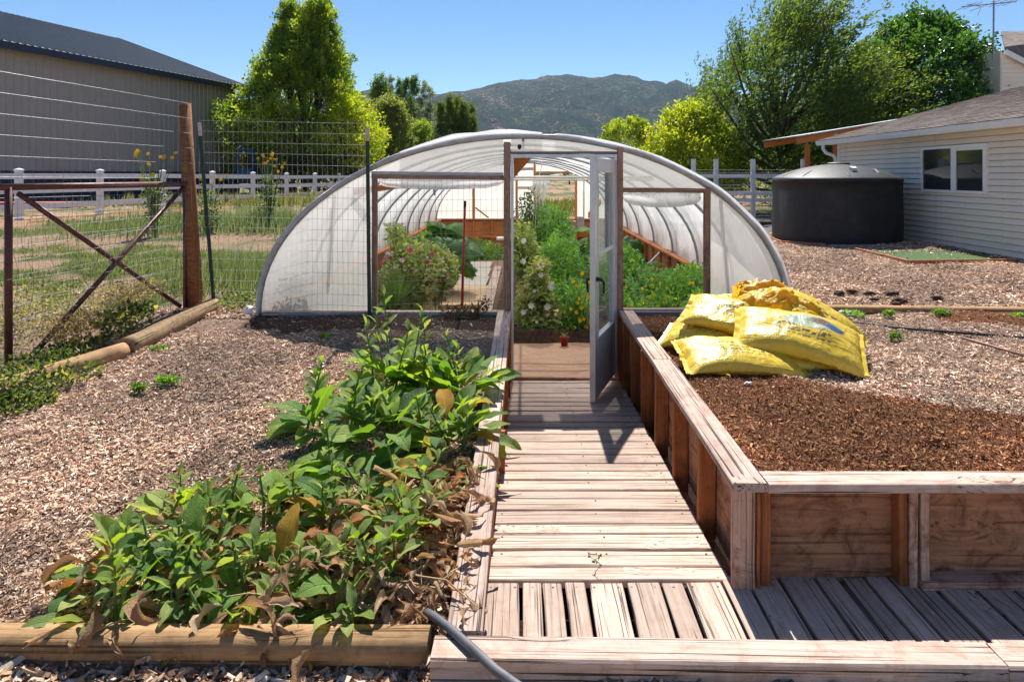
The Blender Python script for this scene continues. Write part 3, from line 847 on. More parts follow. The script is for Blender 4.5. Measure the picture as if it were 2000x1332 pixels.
# landscape timber, front left
lt = root('landscape_timber', (-1.6, 2.57, 0.18), 'golden brown landscape timber laid along the front of the left planting, leaves over it', 'timber')
def timber(name, a, b, w, h, mat, parent, flat=0.3, seg=10):
    V = []; F = []; nn = 12
    a, b = Vector(a), Vector(b); L = (b - a).length
    for i in range(seg + 1):
        for k in range(nn):
            t = 2 * PI * k / nn
            cx_, cz_ = math.cos(t), math.sin(t)
            q = 3.2
            r = (abs(cx_) ** q + abs(cz_) ** q) ** (-1 / q)
            j = 1 + 0.025 * (mnoise.noise(Vector((i * 0.7, k * 0.9, L))))
            V.append((L * i / seg, cx_ * r * w / 2 * j, cz_ * r * h / 2 * j))
    for i in range(seg):
        for k in range(nn):
            k2 = (k + 1) % nn; F.append((i * nn + k, i * nn + k2, (i + 1) * nn + k2, (i + 1) * nn + k))
    F.append(tuple(reversed(range(nn)))); F.append(tuple(seg * nn + k for k in range(nn)))
    me = bpy.data.meshes.new(name); me.from_pydata(V, [], F); me.polygons.foreach_set('use_smooth', [True] * (len(F) - 2) + [False] * 2); me.update(); me.materials.append(mat)
    return mobj(name, me, frame(a, b), parent)
timber('beam', (-3.6, 2.585, 0.215), (-0.335, 2.555, 0.215), 0.135, 0.105, M['timber'], lt)

# grey hose over the kerb
h = MB().tube([at(835, 1196, 2.72), at(850, 1205, 2.64), at(880, 1228, 2.57), at(925, 1268, 2.45), at(968, 1308, 2.35), at(1020, 1345, 2.26), at(1120, 1450, 2.05)], 0.0155, 10)
tag(h.part('garden_hose', M['hose'], None, True), 'thick faded grey hose coming out of the dead leaves and over the kerb end', 'hose')

# ---- edge of the left planting
le = root('bed_edge', (-0.17, 2.6, 0.2), 'sloping weathered board edge between the left planting and the boardwalk', 'bed edging')
a0, a1 = Vector((-0.212, 2.57, 0.24)), Vector((-0.178, 6.73, 0.60))
for f0, f1 in ((0.0, 0.42), (0.4215, 1.0)):
    board('cap_board', a0.lerp(a1, f0), a0.lerp(a1, f1), 0.13, 0.038, M['cap'], le, up=(0, -0.09, 1))
for f0, f1, dz in ((0.0, 0.5, 0), (0.502, 1.0, 0)):
    p, q = a0.lerp(a1, f0) + Vector((0.042, 0, -0.085)), a0.lerp(a1, f1) + Vector((0.042, 0, -0.085))
    board('side_board', p, q, 0.036, 0.13, M['stud'], le, up=(0, 0, 1))
board('side_board', Vector((-0.171, 3.4, 0.1)), Vector((-0.142, 6.7, 0.29)), 0.034, 0.30, M['stud'], le)
board('side_board', Vector((-0.172, 5.0, 0.09)), Vector((-0.144, 6.7, 0.09)), 0.033, 0.26, M['stud'], le)
for y in (4.3, 5.2, 6.05, 6.6):
    zt = 0.24 + (y - 2.57) * 0.0865 - 0.03
    board('stud', (-0.128, y, ramp_z(y) - 0.05), (-0.128, y, zt), 0.036, 0.03, M['stud'], le, up=(0, 1, 0))

# ---- right raised bed
rb = root('raised_bed', (1.0, 3.0, 0.16), 'raised wooden bed of stained panels and studs holding compost and mulch', 'raised bed')
board('cap_board', (0.935, 2.953, 0.601), (0.957, 4.95, 0.601), 0.142, 0.038, M['cap'], rb)
board('cap_board', (0.957, 4.953, 0.601), (0.962, 6.73, 0.601), 0.142, 0.038, M['cap'], rb)
board('cap_board', (1.012, 3.018, 0.599), (3.2, 3.018, 0.599), 0.136, 0.038, M['cap'], rb)
board('cap_board', (3.203, 3.018, 0.599), (5.0, 3.018, 0.599), 0.136, 0.038, M['cap'], rb)
zb = 0.12
board('corner_post', (0.914, 2.985, 0.13), (0.914, 2.985, 0.58), 0.036, 0.092, M['postwood'], rb, up=(1, 0, 0))
board('corner_post', (0.975, 2.982, 0.13), (0.975, 2.982, 0.615), 0.034, 0.012, M['stud'], rb, up=(1, 0, 0))
board('corner_post', (1.012, 3.0, 0.14), (1.012, 3.0, 0.578), 0.036, 0.04, M['stud'], rb, up=(1, 0, 0))
# front panels
def panel(name, c, sx, sz, th, mat, parent, vertical_axis='y'):
    a = Vector(c) - Vector((sx / 2, 0, 0)); b = Vector(c) + Vector((sx / 2, 0, 0))
    return board(name, a, b, th, sz, mat, parent)
panel('panel', (1.305, 3.062, 0.36), 0.60, 0.44, 0.014, M['ply'], rb)
panel('panel', (2.30, 3.062, 0.36), 1.38, 0.44, 0.014, M['ply'], rb)
panel('panel', (3.7, 3.062, 0.36), 1.4, 0.44, 0.014, M['ply'], rb)
for x, w, m, y in ((1.585, 0.035, 'stud', 3.03), (1.625, 0.036, 'cap', 2.998), (1.672, 0.036, 'cap', 2.998), (2.9, 0.036, 'cap', 2.998), (2.95, 0.036, 'cap', 2.998)):
    board('stud', (x, y, 0.15 if m == 'stud' or x < 1.65 else 0.20), (x, y, 0.579), 0.085 if m == 'stud' else 0.04, w, M['stud'] if m == 'stud' else M['postwood'], rb, up=(1, 0, 0))
board('sill_board', (1.65, 3.005, 0.188), (3.6, 3.02, 0.188), 0.10, 0.034, M['postwood'], rb)
# side panels and studs along the boardwalk
ys = [3.62, 4.22, 4.80, 5.36, 5.92, 6.36, 6.66]
prev = 3.03
for i, y in enumerate(ys):
    pa, pb = prev + 0.002, y - 0.002
    board('panel', (0.978, pa, 0.325), (0.978, pb, 0.325), 0.013, 0.50, M['ply'], rb)
    prev = y
    zlow = ramp_z(y) - 0.09
    board('stud', (0.925 + (0.01 if i == 4 else 0), y, zlow), (0.925, y, 0.581), 0.037, 0.088, M['stud'], rb, up=(1, 0, 0))
board('sill_board', (0.915, 3.1, ramp_z(3.1) - 0.10), (0.925, 6.65, ramp_z(6.65) - 0.10), 0.085, 0.035, M['ply'], rb)
# back of the bed
board('back_board', (0.98, 6.70, 0.57), (2.3, 6.70, 0.57), 0.036, 0.09, M['slate'], rb)
tm = root('landscape_timber', (4, 6.9, 0.58), 'long golden timber edging along the back of the right bed', 'timber')
timber('beam', (2.35, 6.93, 0.59), (6.6, 6.80, 0.565), 0.11, 0.10, M['timber'], tm)
timber('beam', (6.61, 6.80, 0.565), (9.0, 6.72, 0.56), 0.11, 0.10, M['timber'], tm)

# ================================================================== GREENHOUSE
HW, HB, HH = 2.5, 0.6, 1.65
Y0, DY, NB = 6.80, 1.73, 8
YE = Y0 + DY * NB
def arch_z(x, off=0.0):
    return HB + (HH + off) * math.sqrt(max(0.0, 1 - (x / (HW + off)) ** 2))
gh = root('greenhouse', (0, Y0, 0.6), 'low plastic covered hoop greenhouse sunk in the ground, its door standing open', 'greenhouse')
for i in range(NB + 1):
    y = Y0 + i * DY
    pts = [(HW * math.cos(t), y + (0.0), HB + HH * math.sin(t)) for t in np.linspace(-0.05, PI + 0.05, 41)]
    MB().tube(pts, 0.019, 8).part('hoop', M['rib'], gh, True)
MB().tube([(0, Y0, HB + HH - 0.03), (0, YE, HB + HH - 0.03)], 0.013, 6).part('ridge_pipe', M['rib'], gh, True)
# skin
def skin():
    nt, nyb = 84, 12
    T = np.linspace(-0.02, PI + 0.02, nt); Yn = np.linspace(Y0 - 0.03, YE + 0.03, NB * nyb + 1)
    TT, YY = np.meshgrid(T, Yn, indexing='ij')
    fr = ((YY - Y0) / DY) % 1.0
    sag = np.sin(np.clip(fr, 0, 1) * PI) ** 2
    lo = np.abs(np.cos(TT))
    w = (fbm(TT * 5, YY * 1.7, 4) - 0.5)
    w2 = (fbm((TT + 0.35 * YY) * 9, YY * 0.9 + 4, 3) - 0.5)
    off = 0.03 - sag * (0.02 + 0.05 * lo + 0.09 * np.maximum(0, w)) + sag * 0.05 * w2 * lo
    # a loose flap stands up at the crest near the front
    off = off + 0.05 * np.exp(-((TT - 1.78) / 0.17) ** 2 - ((YY - Y0 - 0.9) / 0.8) ** 2)
    X = (HW + off) * np.cos(TT); Z = HB + (HH + off) * np.sin(TT)
    V = np.stack([X, YY, Z], -1).reshape(-1, 3)
    n1, n2 = X.shape; I = np.arange(n1 * n2).reshape(n1, n2)
    F = np.stack([I[:-1, :-1], I[1:, :-1], I[1:, 1:], I[:-1, 1:]], -1).reshape(-1, 4)
    return np_mesh('plastic_cover', V, F, M['film'], None, True)
mobj('plastic_cover', skin(), None, gh)
M['filmedge'] = simple('grey_rolled_film', (0.42, 0.42, 0.45), 0.35, var=0.2, scale=12, bump=0.8, bs=18, dist=0.01, spec=0.5)
M['filmwhite'] = film_mat('white_loose_film', 0.05, tint=(0.9, 0.9, 0.9), bumps=0.8)
pts = []; rs = []
for t in np.linspace(-0.08, PI + 0.08, 70):
    o = 0.012 + 0.014 * mnoise.noise(Vector((t * 6, 1, 2)))
    pts.append(((HW + o) * math.cos(t), Y0 - 0.025, HB + (HH + o) * math.sin(t))); rs.append(0.021 + 0.008 * mnoise.noise(Vector((t * 9, 4, 2))))
MB().tube(pts, rs, 8).part('cover_hem', M['filmedge'], gh, True)
# loose film draped over the front crest
def flap(t0, t1, o0, amp, name):
    V = []; F = []; nt, nw = 40, 6
    for i in range(nt):
        t = lerp(t0, t1, i / (nt - 1)); e = math.sin(PI * i / (nt - 1)) ** 0.7
        for k in range(nw):
            s = k / (nw - 1)
            o = o0 + e * amp * (0.5 + 0.6 * mnoise.noise(Vector((t * 7, s * 2, o0 * 9)))) * (1 - abs(s - 0.4)) + 0.012
            V.append(((HW + o) * math.cos(t), Y0 - 0.06 + s * 0.45 + 0.02 * mnoise.noise(Vector((t * 9, s * 3, 1))), HB + (HH + o) * math.sin(t)))
    for i in range(nt - 1):
        for k in range(nw - 1):
            F.append((i * nw + k, i * nw + k + 1, (i + 1) * nw + k + 1, (i + 1) * nw + k))
    return mobj(name, np_mesh(name, V, F, M['filmwhite'], None, True), None, gh)
flap(1.5, 2.05, 0.03, 0.075, 'loose_film')
flap(0.12, 1.45, 0.03, 0.03, 'loose_film')
# front end panels
def end_panel(x0, x1, zb, Y, mat, nx=16, nz=8, name='end_film', zmax=None, bulge=0.012):
    V = []; F = []
    for i in range(nx + 1):
        x = lerp(x0, x1, i / nx); zt = arch_z(x) - 0.004
        if zmax: zt = min(zt, zmax)
        zt = max(zt, zb + 0.002)
        for k in range(nz + 1):
            s = k / nz
            V.append((x, Y + bulge * mnoise.noise(Vector((x * 4, s * 3 * (zt - zb), Y))) , lerp(zb, zt, s)))
    for i in range(nx):
        for k in range(nz):
            a = i * (nz + 1) + k; F.append((a, a + nz + 1, a + nz + 2, a + 1))
    return mobj(name, np_mesh(name, V, F, mat, None, True), None, gh)
FM = M['filmend']
end_panel(-2.495, -1.44, 0.57, Y0, FM, 26, 12)
end_panel(-1.40, -0.19, 1.90, Y0, FM)
end_panel(-0.115, 0.88, 2.09, Y0, FM)
end_panel(0.94, 1.75, 1.765, Y0, FM)
end_panel(1.775, 2.495, 0.57, Y0, FM, 20, 12)
FWD = M['framewood']
Yf = Y0 - 0.02
board('post', (-1.405, Yf, 0.58), (-1.405, Yf, 1.89), 0.045, 0.05, FWD, gh, up=(1, 0, 0))
board('post', (-0.152, Yf - 0.02, 0.58), (-0.152, Yf - 0.02, 2.20), 0.06, 0.064, FWD, gh, up=(1, 0, 0))
board('post', (0.912, Yf - 0.02, -0.06), (0.912, Yf - 0.02, 2.15), 0.06, 0.055, FWD, gh, up=(1, 0, 0))
board('post', (1.737, Yf, 0.6), (1.737, Yf, 1.74), 0.045, 0.062, FWD, gh, up=(1, 0, 0))
board('header', (-1.43, Yf - 0.005, 1.874), (-0.185, Yf - 0.005, 1.862), 0.04, 0.042, FWD, gh, up=(0, 0, 1))
board('header', (-1.43, Yf - 0.022, 1.908), (-0.187, Yf - 0.022, 1.896), 0.012, 0.03, M['filmedge'], gh, up=(0, 0, 1))
board('header', (0.942, Yf - 0.005, 1.745), (1.767, Yf - 0.005, 1.74), 0.04, 0.045, FWD, gh, up=(0, 0, 1))
board('header', (-0.118, Yf - 0.005, 2.10), (0.883, Yf - 0.005, 2.10), 0.04, 0.025, FWD, gh, up=(0, 0, 1))
board('sill', (-2.45, Yf - 0.01, 0.588), (-0.185, Yf - 0.01, 0.588), 0.09, 0.038, M['cap'], gh)
board('sill', (0.942, Yf - 0.01, 0.612), (2.45, Yf - 0.01, 0.612), 0.09, 0.036, M['cap'], gh)
board('skirt_sheet', (-2.3, Yf - 0.062, 0.53), (-0.27, Yf - 0.062, 0.53), 0.012, 0.105, M['slate'], gh)
board('brace', (-1.62, Y0 + 0.06, 1.73), (-1.15, Y0 + 0.5, 1.80), 0.04, 0.06, M['orangewood'], gh)
board('brace', (0.98, Y0 + 2.4, 1.55), (0.78, Y0 + 1.6, 1.42), 0.04, 0.07, M['orangewood'], gh)
board('brace', (1.95, Y0 + 0.05, 0.75), (1.9, Y0 + 0.1, 1.65), 0.03, 0.03, M['rib'], gh, up=(1, 0, 0))
board('brace', (-1.85, Y0 + 0.08, 0.9), (-1.82, Y0 + 0.1, 1.7), 0.03, 0.03, M['rib'], gh, up=(1, 0, 0))
# rolled film hanging under the headers
def roll(x0, x1, z, drop, name='rolled_film'):
    V = []; F = []; nx_, nk = 26, 5
    for i in range(nx_ + 1):
        s = i / nx_; x = lerp(x0, x1, s)
        e = (math.sin(PI * min(1, s * 1.0)) ** 0.35) if 0 < s < 1 else 0.0
        d = drop * (0.35 + 0.65 * e)
        for k in range(nk):
            q = k / (nk - 1)
            V.append((x, Y0 + 0.03 + 0.05 * math.sin(q * PI) + 0.012 * mnoise.noise(Vector((x * 8, q * 2, z))), z - q * d + 0.004 * mnoise.noise(Vector((x * 12, q, 3)))))
    for i in range(nx_):
        for k in range(nk - 1):
            a = i * nk + k; F.append((a, a + nk, a + nk + 1, a + 1))
    return mobj(name, np_mesh(name, V, F, M['filmwhite'], None, True), None, gh)
roll(-1.38, -0.19, 1.85, 0.10)
roll(0.945, 1.70, 1.72, 0.14)
# door frame and gusset
df = board('door_frame', (-0.105, Yf - 0.045, -0.02), (-0.105, Yf - 0.045, 2.085), 0.03, 0.026, M['alubare'], gh, up=(1, 0, 0))
board('door_frame', (0.868, Yf - 0.045, -0.02), (0.868, Yf - 0.045, 2.085), 0.03, 0.03, M['alubare'], gh, up=(1, 0, 0))
board('door_frame', (-0.0915, Yf - 0.045, 2.068), (0.853, Yf - 0.045, 2.068), 0.03, 0.034, M['alubare'], gh)
g = MB(); a, b, c = Vector((-0.09, Y0 + 0.03, 2.05)), Vector((0.08, Y0 + 0.03, 2.05)), Vector((-0.09, Y0 + 0.03, 1.86)); t = Vector((0, 0.02, 0))
g.add([a, b, c, a + t, b + t, c + t], [(0, 2, 1), (3, 4, 5), (0, 1, 4, 3), (1, 2, 5, 4), (2, 0, 3, 5)]); g.part('gusset', M['orangewood'], gh)
g = MB(); g.lathe([(0.0, 0.022), (0.014, 0.018), (0.021, 0.006), (0.02, -0.01), (0.008, -0.024), (0.0, -0.026)], (-0.035, Yf - 0.04, 2.155), 12, False)
g.part('knob', M['blackpl'], gh, True)
# the door: local X from hinge to free edge
hinge = Vector((0.852, Yf - 0.06, 0.0)); free = Vector((0.570, 5.865, 0.0))
DM = frame(hinge, free); DL = (free - hinge).length
door = bpy.data.objects.new('door', None); place(door, DM, gh)
door['label'] = 'white half glazed storm door swung open towards the boardwalk'
def dbox(name, x0, x1, z0, z1, t, mat, y=0.0, kind=None):
    m = MB(); m.box((0, 0, 0), (x1 - x0, t, z1 - z0)); me = m.mesh(name, mat)
    bv = me
    return mobj(name, me, DM @ Matrix.Translation(((x0 + x1) / 2, y, (z0 + z1) / 2)), door)
dbox('stile', 0.0, 0.105, 0.04, 2.03, 0.034, M['alu']); dbox('stile', DL - 0.105, DL, 0.04, 2.03, 0.034, M['alu'])
dbox('edge_trim', DL + 0.001, DL + 0.012, 0.0, 2.045, 0.046, M['alubare'])
dbox('top_panel', 0.106, DL - 0.106, 1.93, 2.03, 0.033, M['alu']); dbox('kick_panel', 0.106, DL - 0.106, 0.04, 0.52, 0.03, M['alu'])
dbox('mid_rail', 0.106, DL - 0.106, 1.215, 1.25, 0.036, M['alu'])
for x0, x1, z0, z1 in ((0.106, 0.124, 0.521, 1.929), (DL - 0.124, DL - 0.106, 0.521, 1.929)): dbox('bead', x0, x1, z0, z1, 0.046, M['alu'])
for z in (0.521, 1.911): dbox('bead', 0.125, DL - 0.125, z, z + 0.018, 0.046, M['alu'])
dbox('bead', 0.30, 0.325, 1.251, 1.91, 0.03, M['rib']); dbox('bead', 0.345, 0.36, 1.251, 1.91, 0.03, M['rib'])
dbox('pane', 0.125, DL - 0.125, 0.54, 1.214, 0.005, M['glass']); dbox('pane', 0.125, DL - 0.125, 1.251, 1.91, 0.005, M['glass'])
dbox('hinge_strip', 0.001, 0.02, 0.05, 2.02, 0.05, M['alubare'])
for sgn in (1, -1):
    hd = MB(); yy = sgn * 0.03
    hd.lathe([(0.0, 0.0), (0.02, 0.0), (0.02, 0.02), (0.0, 0.02)], (0, 0, 0), 12)
    hd.v = [(v[0], sgn * (v[2] + 0.015), v[1]) for v in hd.v]
    hd.tube([(0, yy, 0), (0, sgn * 0.055, 0), (-0.03, sgn * 0.07, -0.02), (-0.05, sgn * 0.07, -0.07), (-0.045, sgn * 0.066, -0.12)], [0.012, 0.013, 0.011, 0.009, 0.007], 8)
    hd.part('handle', M['blackpl'], door, True, M=DM @ Matrix.Translation((DL - 0.055, 0, 1.03)))
# floor landing
board('landing', (-0.115, 7.385, -0.012), (0.89, 7.385, -0.012), 1.40, 0.022, M['plyfloor'], gh)
# inner bed walls
for sgn in (-1, 1):
    X = sgn * 2.41
    board('bed_cap', (X - sgn * 0.03, Y0 + 0.1, 0.605), (X - sgn * 0.03, YE - 0.05, 0.605), 0.09, 0.036, M['orangewood'], gh)
    for i in range(7):
        a = Y0 + 0.1 + i * 1.95; b = min(a + 1.94, YE - 0.06)
        board('bed_panel', (X + sgn * 0.01, a, 0.2), (X + sgn * 0.01, b, 0.2), 0.014, 0.76, M['ply'], gh)
    for i in range(18):
        y = Y0 + 0.5 + i * 0.74
        board('stud', (X - sgn * 0.03, y, -0.2), (X - sgn * 0.03, y, 0.586), 0.036, 0.05, M['orangewood'], gh, up=(1, 0, 0))
    for i in range(4):
        y = Y0 + 2.6 + i * 2.4
        MB().tube([(X - sgn * 0.06, y + 0.5, 0.57), (X - sgn * 0.62, y - 0.1, 0.18)], 0.017, 6).part('brace_pipe', M['galv'], gh)
# far end
YF = YE + 0.0
for x0, x1 in ((-2.36, -1.2), (-1.19, 0.0), (0.01, 1.19), (1.2, 2.36)):
    board('end_wall_panel', (x0, YF - 0.02, 0.09), (x1, YF - 0.02, 0.09), 0.014, 1.0, M['orangewood'], gh)
board('end_sill', (-2.4, YF - 0.05, 0.615), (2.4, YF - 0.05, 0.615), 0.09, 0.04, M['orangewood'], gh)
board('end_rail', (-2.36, YF - 0.06, 0.12), (2.36, YF - 0.06, 0.12), 0.04, 0.07, M['orangewood'], gh, up=(0, 0, 1))
for x in (-2.0, -1.43, -0.9, -0.35, 0.25, 0.9, 1.55, 2.0):
    board('stud', (x, YF - 0.055, -0.4), (x, YF - 0.055, 0.594), 0.04, 0.05, M['orangewood'], gh, up=(1, 0, 0))
EP = M['filmend']
end_panel(-2.49, -1.47, 0.637, YF, EP); end_panel(-1.40, -0.21, 0.637, YF, EP)
end_panel(-0.17, 0.30, 0.637, YF, EP); end_panel(1.55, 2.49, 0.637, YF, EP); end_panel(0.34, 1.51, 1.99, YF, EP)
for x, zt in ((-1.43, arch_z(-1.43) - .02), (-0.19, 2.2), (0.33, 2.2), (1.52, 1.95)):
    board('end_post', (x, YF + 0.03, 0.3), (x, YF + 0.03, zt), 0.045, 0.07, M['orangewood'], gh, up=(1, 0, 0))
board('end_header', (0.30, YF + 0.03, 1.975), (1.57, YF + 0.03, 1.975), 0.045, 0.06, M['orangewood'], gh, up=(0, 0, 1))
for z in (1.55, 2.09): board('end_header', (-0.15, YF + 0.03, z), (0.29, YF + 0.03, z), 0.03, 0.05, M['orangewood'], gh, up=(0, 0, 1))
board('end_brace', (-1.38, YF - 0.03, 0.95), (-1.0, YF - 0.03, 0.66), 0.04, 0.05, M['orangewood'], gh, up=(0, 1, 0))
dm2 = MB().box((1.75, YF + 0.5, 1.25), (0.03, 0.9, 1.5)); dm2.part('back_door', M['galv'], gh)
MB().tube([(-1.55, Y0 + DY, 1.862), (1.55, Y0 + DY, 1.862)], 0.016, 8).part('cross_pipe', M['pvc'], gh, True)
MB().tube([(-1.55, Y0 + DY - 0.035, 1.835), (1.55, Y0 + DY - 0.035, 1.83)], 0.012, 8).part('cross_pipe', M['pvc'], gh, True)
# paved strip inside
pv = [(10.6, 12.95, -1.25, -0.62, 'sandslab'), (13.0, 14.45, -1.30, -0.68, 'concrete'), (14.5, 16.1, -1.33, -0.72, 'concrete'), (16.15, 17.8, -1.36, -0.76, 'concrete')]
pvr = root('paving', (-1, 13, -0.15), 'strip of worn paving slabs inside the greenhouse left of the planting', 'paving')
for a, b, x0, x1, m in pv:
    ym = (a + b) / 2; z = -0.032 * (ym - 8) + 0.03
    board('slab', ((x0 + x1) / 2, a, -0.032 * (a - 8) + 0.03), ((x0 + x1) / 2, b, -0.032 * (b - 8) + 0.03), x1 - x0, 0.05, M[m], pvr)
board('edging_board', (-0.50, 8.6, 0.02), (-0.58, 16.5, -0.24), 0.16, 0.08, M['deck'], pvr)

# ================================================================== BARN
def barn():
    A = Vector((-19.0, 26.0, 0)); B = Vector((-15.65, 38.6, 0)); u = (B - A).normalized(); n = Vector((-u.y, u.x, 0))
    if n.x > 0: n = -n
    S = A - u * 9.0; L = (B - S).length
    r = root('barn', (S.x, S.y, 0.8), 'large taupe metal barn with dark slate roof and navy base band', 'barn')
    W = 8.1; ze = 6.75; zr = 9.6; zb = 0.6
    def corr(name, p0, du, dv, lu, lv, pitch, depth, mat, nrm, parent=r):
        V = []; F = []; k = int(lu / pitch)
        xs = []
        for i in range(k):
            b = i * pitch; xs += [(b, 0), (b + pitch * 0.78, 0), (b + pitch * 0.84, depth), (b + pitch * 0.94, depth)]
        xs.append((lu, 0))
        for s, d in xs:
            V.append(p0 + du * s + nrm * d); V.append(p0 + du * s + dv * lv + nrm * d)
        for i in range(len(xs) - 1): F.append((2 * i, 2 * i + 2, 2 * i + 3, 2 * i + 1))
        me = bpy.data.meshes.new(name); me.from_pydata([tuple(v) for v in V], [], F); me.update(); me.materials.append(mat)
        return mobj(name, me, None, parent)
    z = Vector((0, 0, 1))
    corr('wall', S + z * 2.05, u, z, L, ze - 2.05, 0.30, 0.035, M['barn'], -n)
    corr('base_band', S + z * zb, u, z, L, 2.03 - zb, 0.30, 0.035, M['navy'], -n)
    body = MB(); t = 0.05
    P = [S + n * t, B + n * t - u * 0.02, B + n * (2 * W) - u * 0.02, S + n * (2 * W)]
    V = [p + z * zb for p in P] + [p + z * (ze + 0.1) for p in P] + [S + n * W + z * (zr - 0.1), B - u * 0.02 + n * W + z * (zr - 0.1)]
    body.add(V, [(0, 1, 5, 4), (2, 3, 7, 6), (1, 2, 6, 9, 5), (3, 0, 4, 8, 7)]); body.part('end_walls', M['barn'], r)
    ov = 0.55; sl = (zr - ze) / W
    e0 = S - n * ov + z * (ze - ov * sl + 0.12); d = (n * W + n * ov + z * (zr - ze + ov * sl)); ld = d.length; d.normalize(); up = u.cross(d)
    if up.z < 0: up = -up
    corr('roof', e0, u, d, L + 0.5, ld, 0.30, 0.045, M['barnroof'], up)
    e1 = S + n * (2 * W + ov) + z * (ze - ov * sl + 0.12); d1 = (S + n * W + z * (zr + 0.12) - e1).normalized(); up1 = u.cross(d1)
    if up1.z < 0: up1 = -up1
    corr('roof', e1, u, d1, L + 0.5, ld, 0.30, 0.045, M['barnroof'], up1)
    m = MB(); m.bar(e0 - z * 0.14 + u * 0, e0 - z * 0.14 + u * (L + 0.5), 0.03, 0.26, (0, 0, 1)); m.part('fascia', M['navy'], r)
    m = MB(); m.bar(S - n * 0.03 + z * (ze - 0.10), B - n * 0.03 + z * (ze - 0.10), 0.05, 0.14); m.part('wall_trim', M['navy'], r)
    m = MB(); m.box(B - n * 0.04 + z * ((zb + ze) / 2), (0.16, 0.16, ze - zb)); m.part('corner_trim', M['navy'], r)
    m = MB(); m.bar(B + u * 0.5 - n * ov + z * (ze - ov * sl + 0.06), B + u * 0.5 + n * W + z * (zr + 0.06), 0.04, 0.26); m.part('rake_trim', M['navy'], r)
barn()
# blue machine beside the barn
tr = root('machine', (-13.6, 34.5, 0.8), 'dark blue open cab farm machine parked beside the barn corner', 'machine')
def tp(x, z, y=34.5): return at(x, z, y)
m = MB(); q = [tp(462, 350), tp(464, 300), tp(470, 292), tp(490, 293), tp(494, 305), tp(497, 345)]
for dy in (0, 1.3): MB().tube([p + Vector((0, dy, 0)) for p in q], 0.085, 8).part('cab_frame', M['blue'], tr, True)
MB().box(tp(480, 338) + Vector((0, 0.6, 0)), (0.95, 1.2, 0.45)).part('body', M['blue'], tr)
MB().box(tp(478, 352) + Vector((0, 0.6, 0)), (1.2, 1.9, 0.35)).part('chassis', M['navy'], tr)
MB().box(tp(478, 291.5) + Vector((0, 0.65, 0)), (0.7, 1.5, 0.07)).part('cab_roof', M['blue'], tr)
MB().box(tp(476, 322) + Vector((0, 0.9, 0)), (0.4, 0.12, 0.6)).part('seat', M['rust'], tr)
MB().box(tp(456, 315) + Vector((0, 0.9, 0)), (0.35, 0.3, 0.5)).part('bonnet', M['orangewood'], tr)
for x, y in ((458, 34.2), (497, 34.2), (458, 36), (497, 36)):
    w = MB(); w.lathe([(0.12, -0.12), (0.36, -0.12), (0.42, -0.06), (0.42, 0.06), (0.36, 0.12), (0.12, 0.12)], (0, 0, 0), 18)
    w.part('wheel', M['blackpl'], tr, M=Matrix.Translation(tp(x, 368, y)) @ Matrix.Rotation(PI / 2, 4, 'Y'))
rp = root('red_sheet', (-15.8, 21.8, 0.95), 'long low faded red panel lying behind the white fence at far left', 'panel')
MB().bar((-17.6, 22.2, 1.0), (-13.95, 22.4, 1.0), 0.9, 0.09).part('sheet', M['redfaded'], rp)
MB().bar((-17.5, 22.5, 0.86), (-14.0, 22.7, 0.86), 0.3, 0.16).part('skid', M['navy'], rp)

# ================================================================== FENCES
def vinyl_fence(name, label, group, i0, i1, P0, d, sp, hts, ph, post_w=0.125, rail_h=0.13, cap=True, gz=None):
    r = root(name, P0(0), label, 'fence')
    for i in range(i0, i1):
        p = P0(i)
        b = MB(); b.box((0, 0, 0), (post_w, post_w, ph)); po = b.part('post', M['vinyl'], r, M=Matrix.Translation(p + Vector((0, 0, ph / 2))))
        if cap:
            c = MB(); h = post_w / 2 + 0.012
            c.add([(-h, -h, 0), (h, -h, 0), (h, h, 0), (-h, h, 0), (-h, -h, .03), (h, -h, .03), (h, h, .03), (-h, h, .03), (0, 0, .065)],
                  [(3, 2, 1, 0), (0, 1, 5, 4), (1, 2, 6, 5), (2, 3, 7, 6), (3, 0, 4, 7), (4, 5, 8), (5, 6, 8), (6, 7, 8), (7, 4, 8)])
            c.part('cap', M['vinyl'], po, M=Matrix.Translation(p + Vector((0, 0, ph + 0.001))))
        if i < i1 - 1:
            q = P0(i + 1); e = (q - p).normalized() * (post_w / 2 - 0.01)
            for h in hts:
                m = MB(); m.bar(p + e + Vector((0, 0, h)), q - e + Vector((0, 0, h)), 0.04, rail_h); m.part('rail', M['vinyl'], r)
    return r
def PL(i):
    y = 16.2 + 2.4 * i; x = -11.4 + (y - 16.2) * 0.174 + 0.0
    return Vector((x, y, 0.86 if i < 2 else 0.86 - 0.02 * min(i - 2, 3)))
vinyl_fence('white_fence', 'white vinyl three rail fence running in front of the taupe barn', None, -1, 12, PL, None, 2.4, (0.30, 0.67, 1.0), 1.12)
XR = [(4.39, 18.5), (5.0, 18.6), (5.96, 18.6), (7.26, 18.6), (9.4, 18.8)]
def PR(i): return Vector((XR[i][0], XR[i][1], 0.62)) if i >= 0 else Vector((4.39 - 1.9 * -i, 18.5, 0.62))
vinyl_fence('white_fence', 'white vinyl fence with wire netting between greenhouse and black tank', None, 0, 5, PR, None, 2, (0.62, 0.79, 1.24), 1.68, 0.10, 0.10, cap=False)
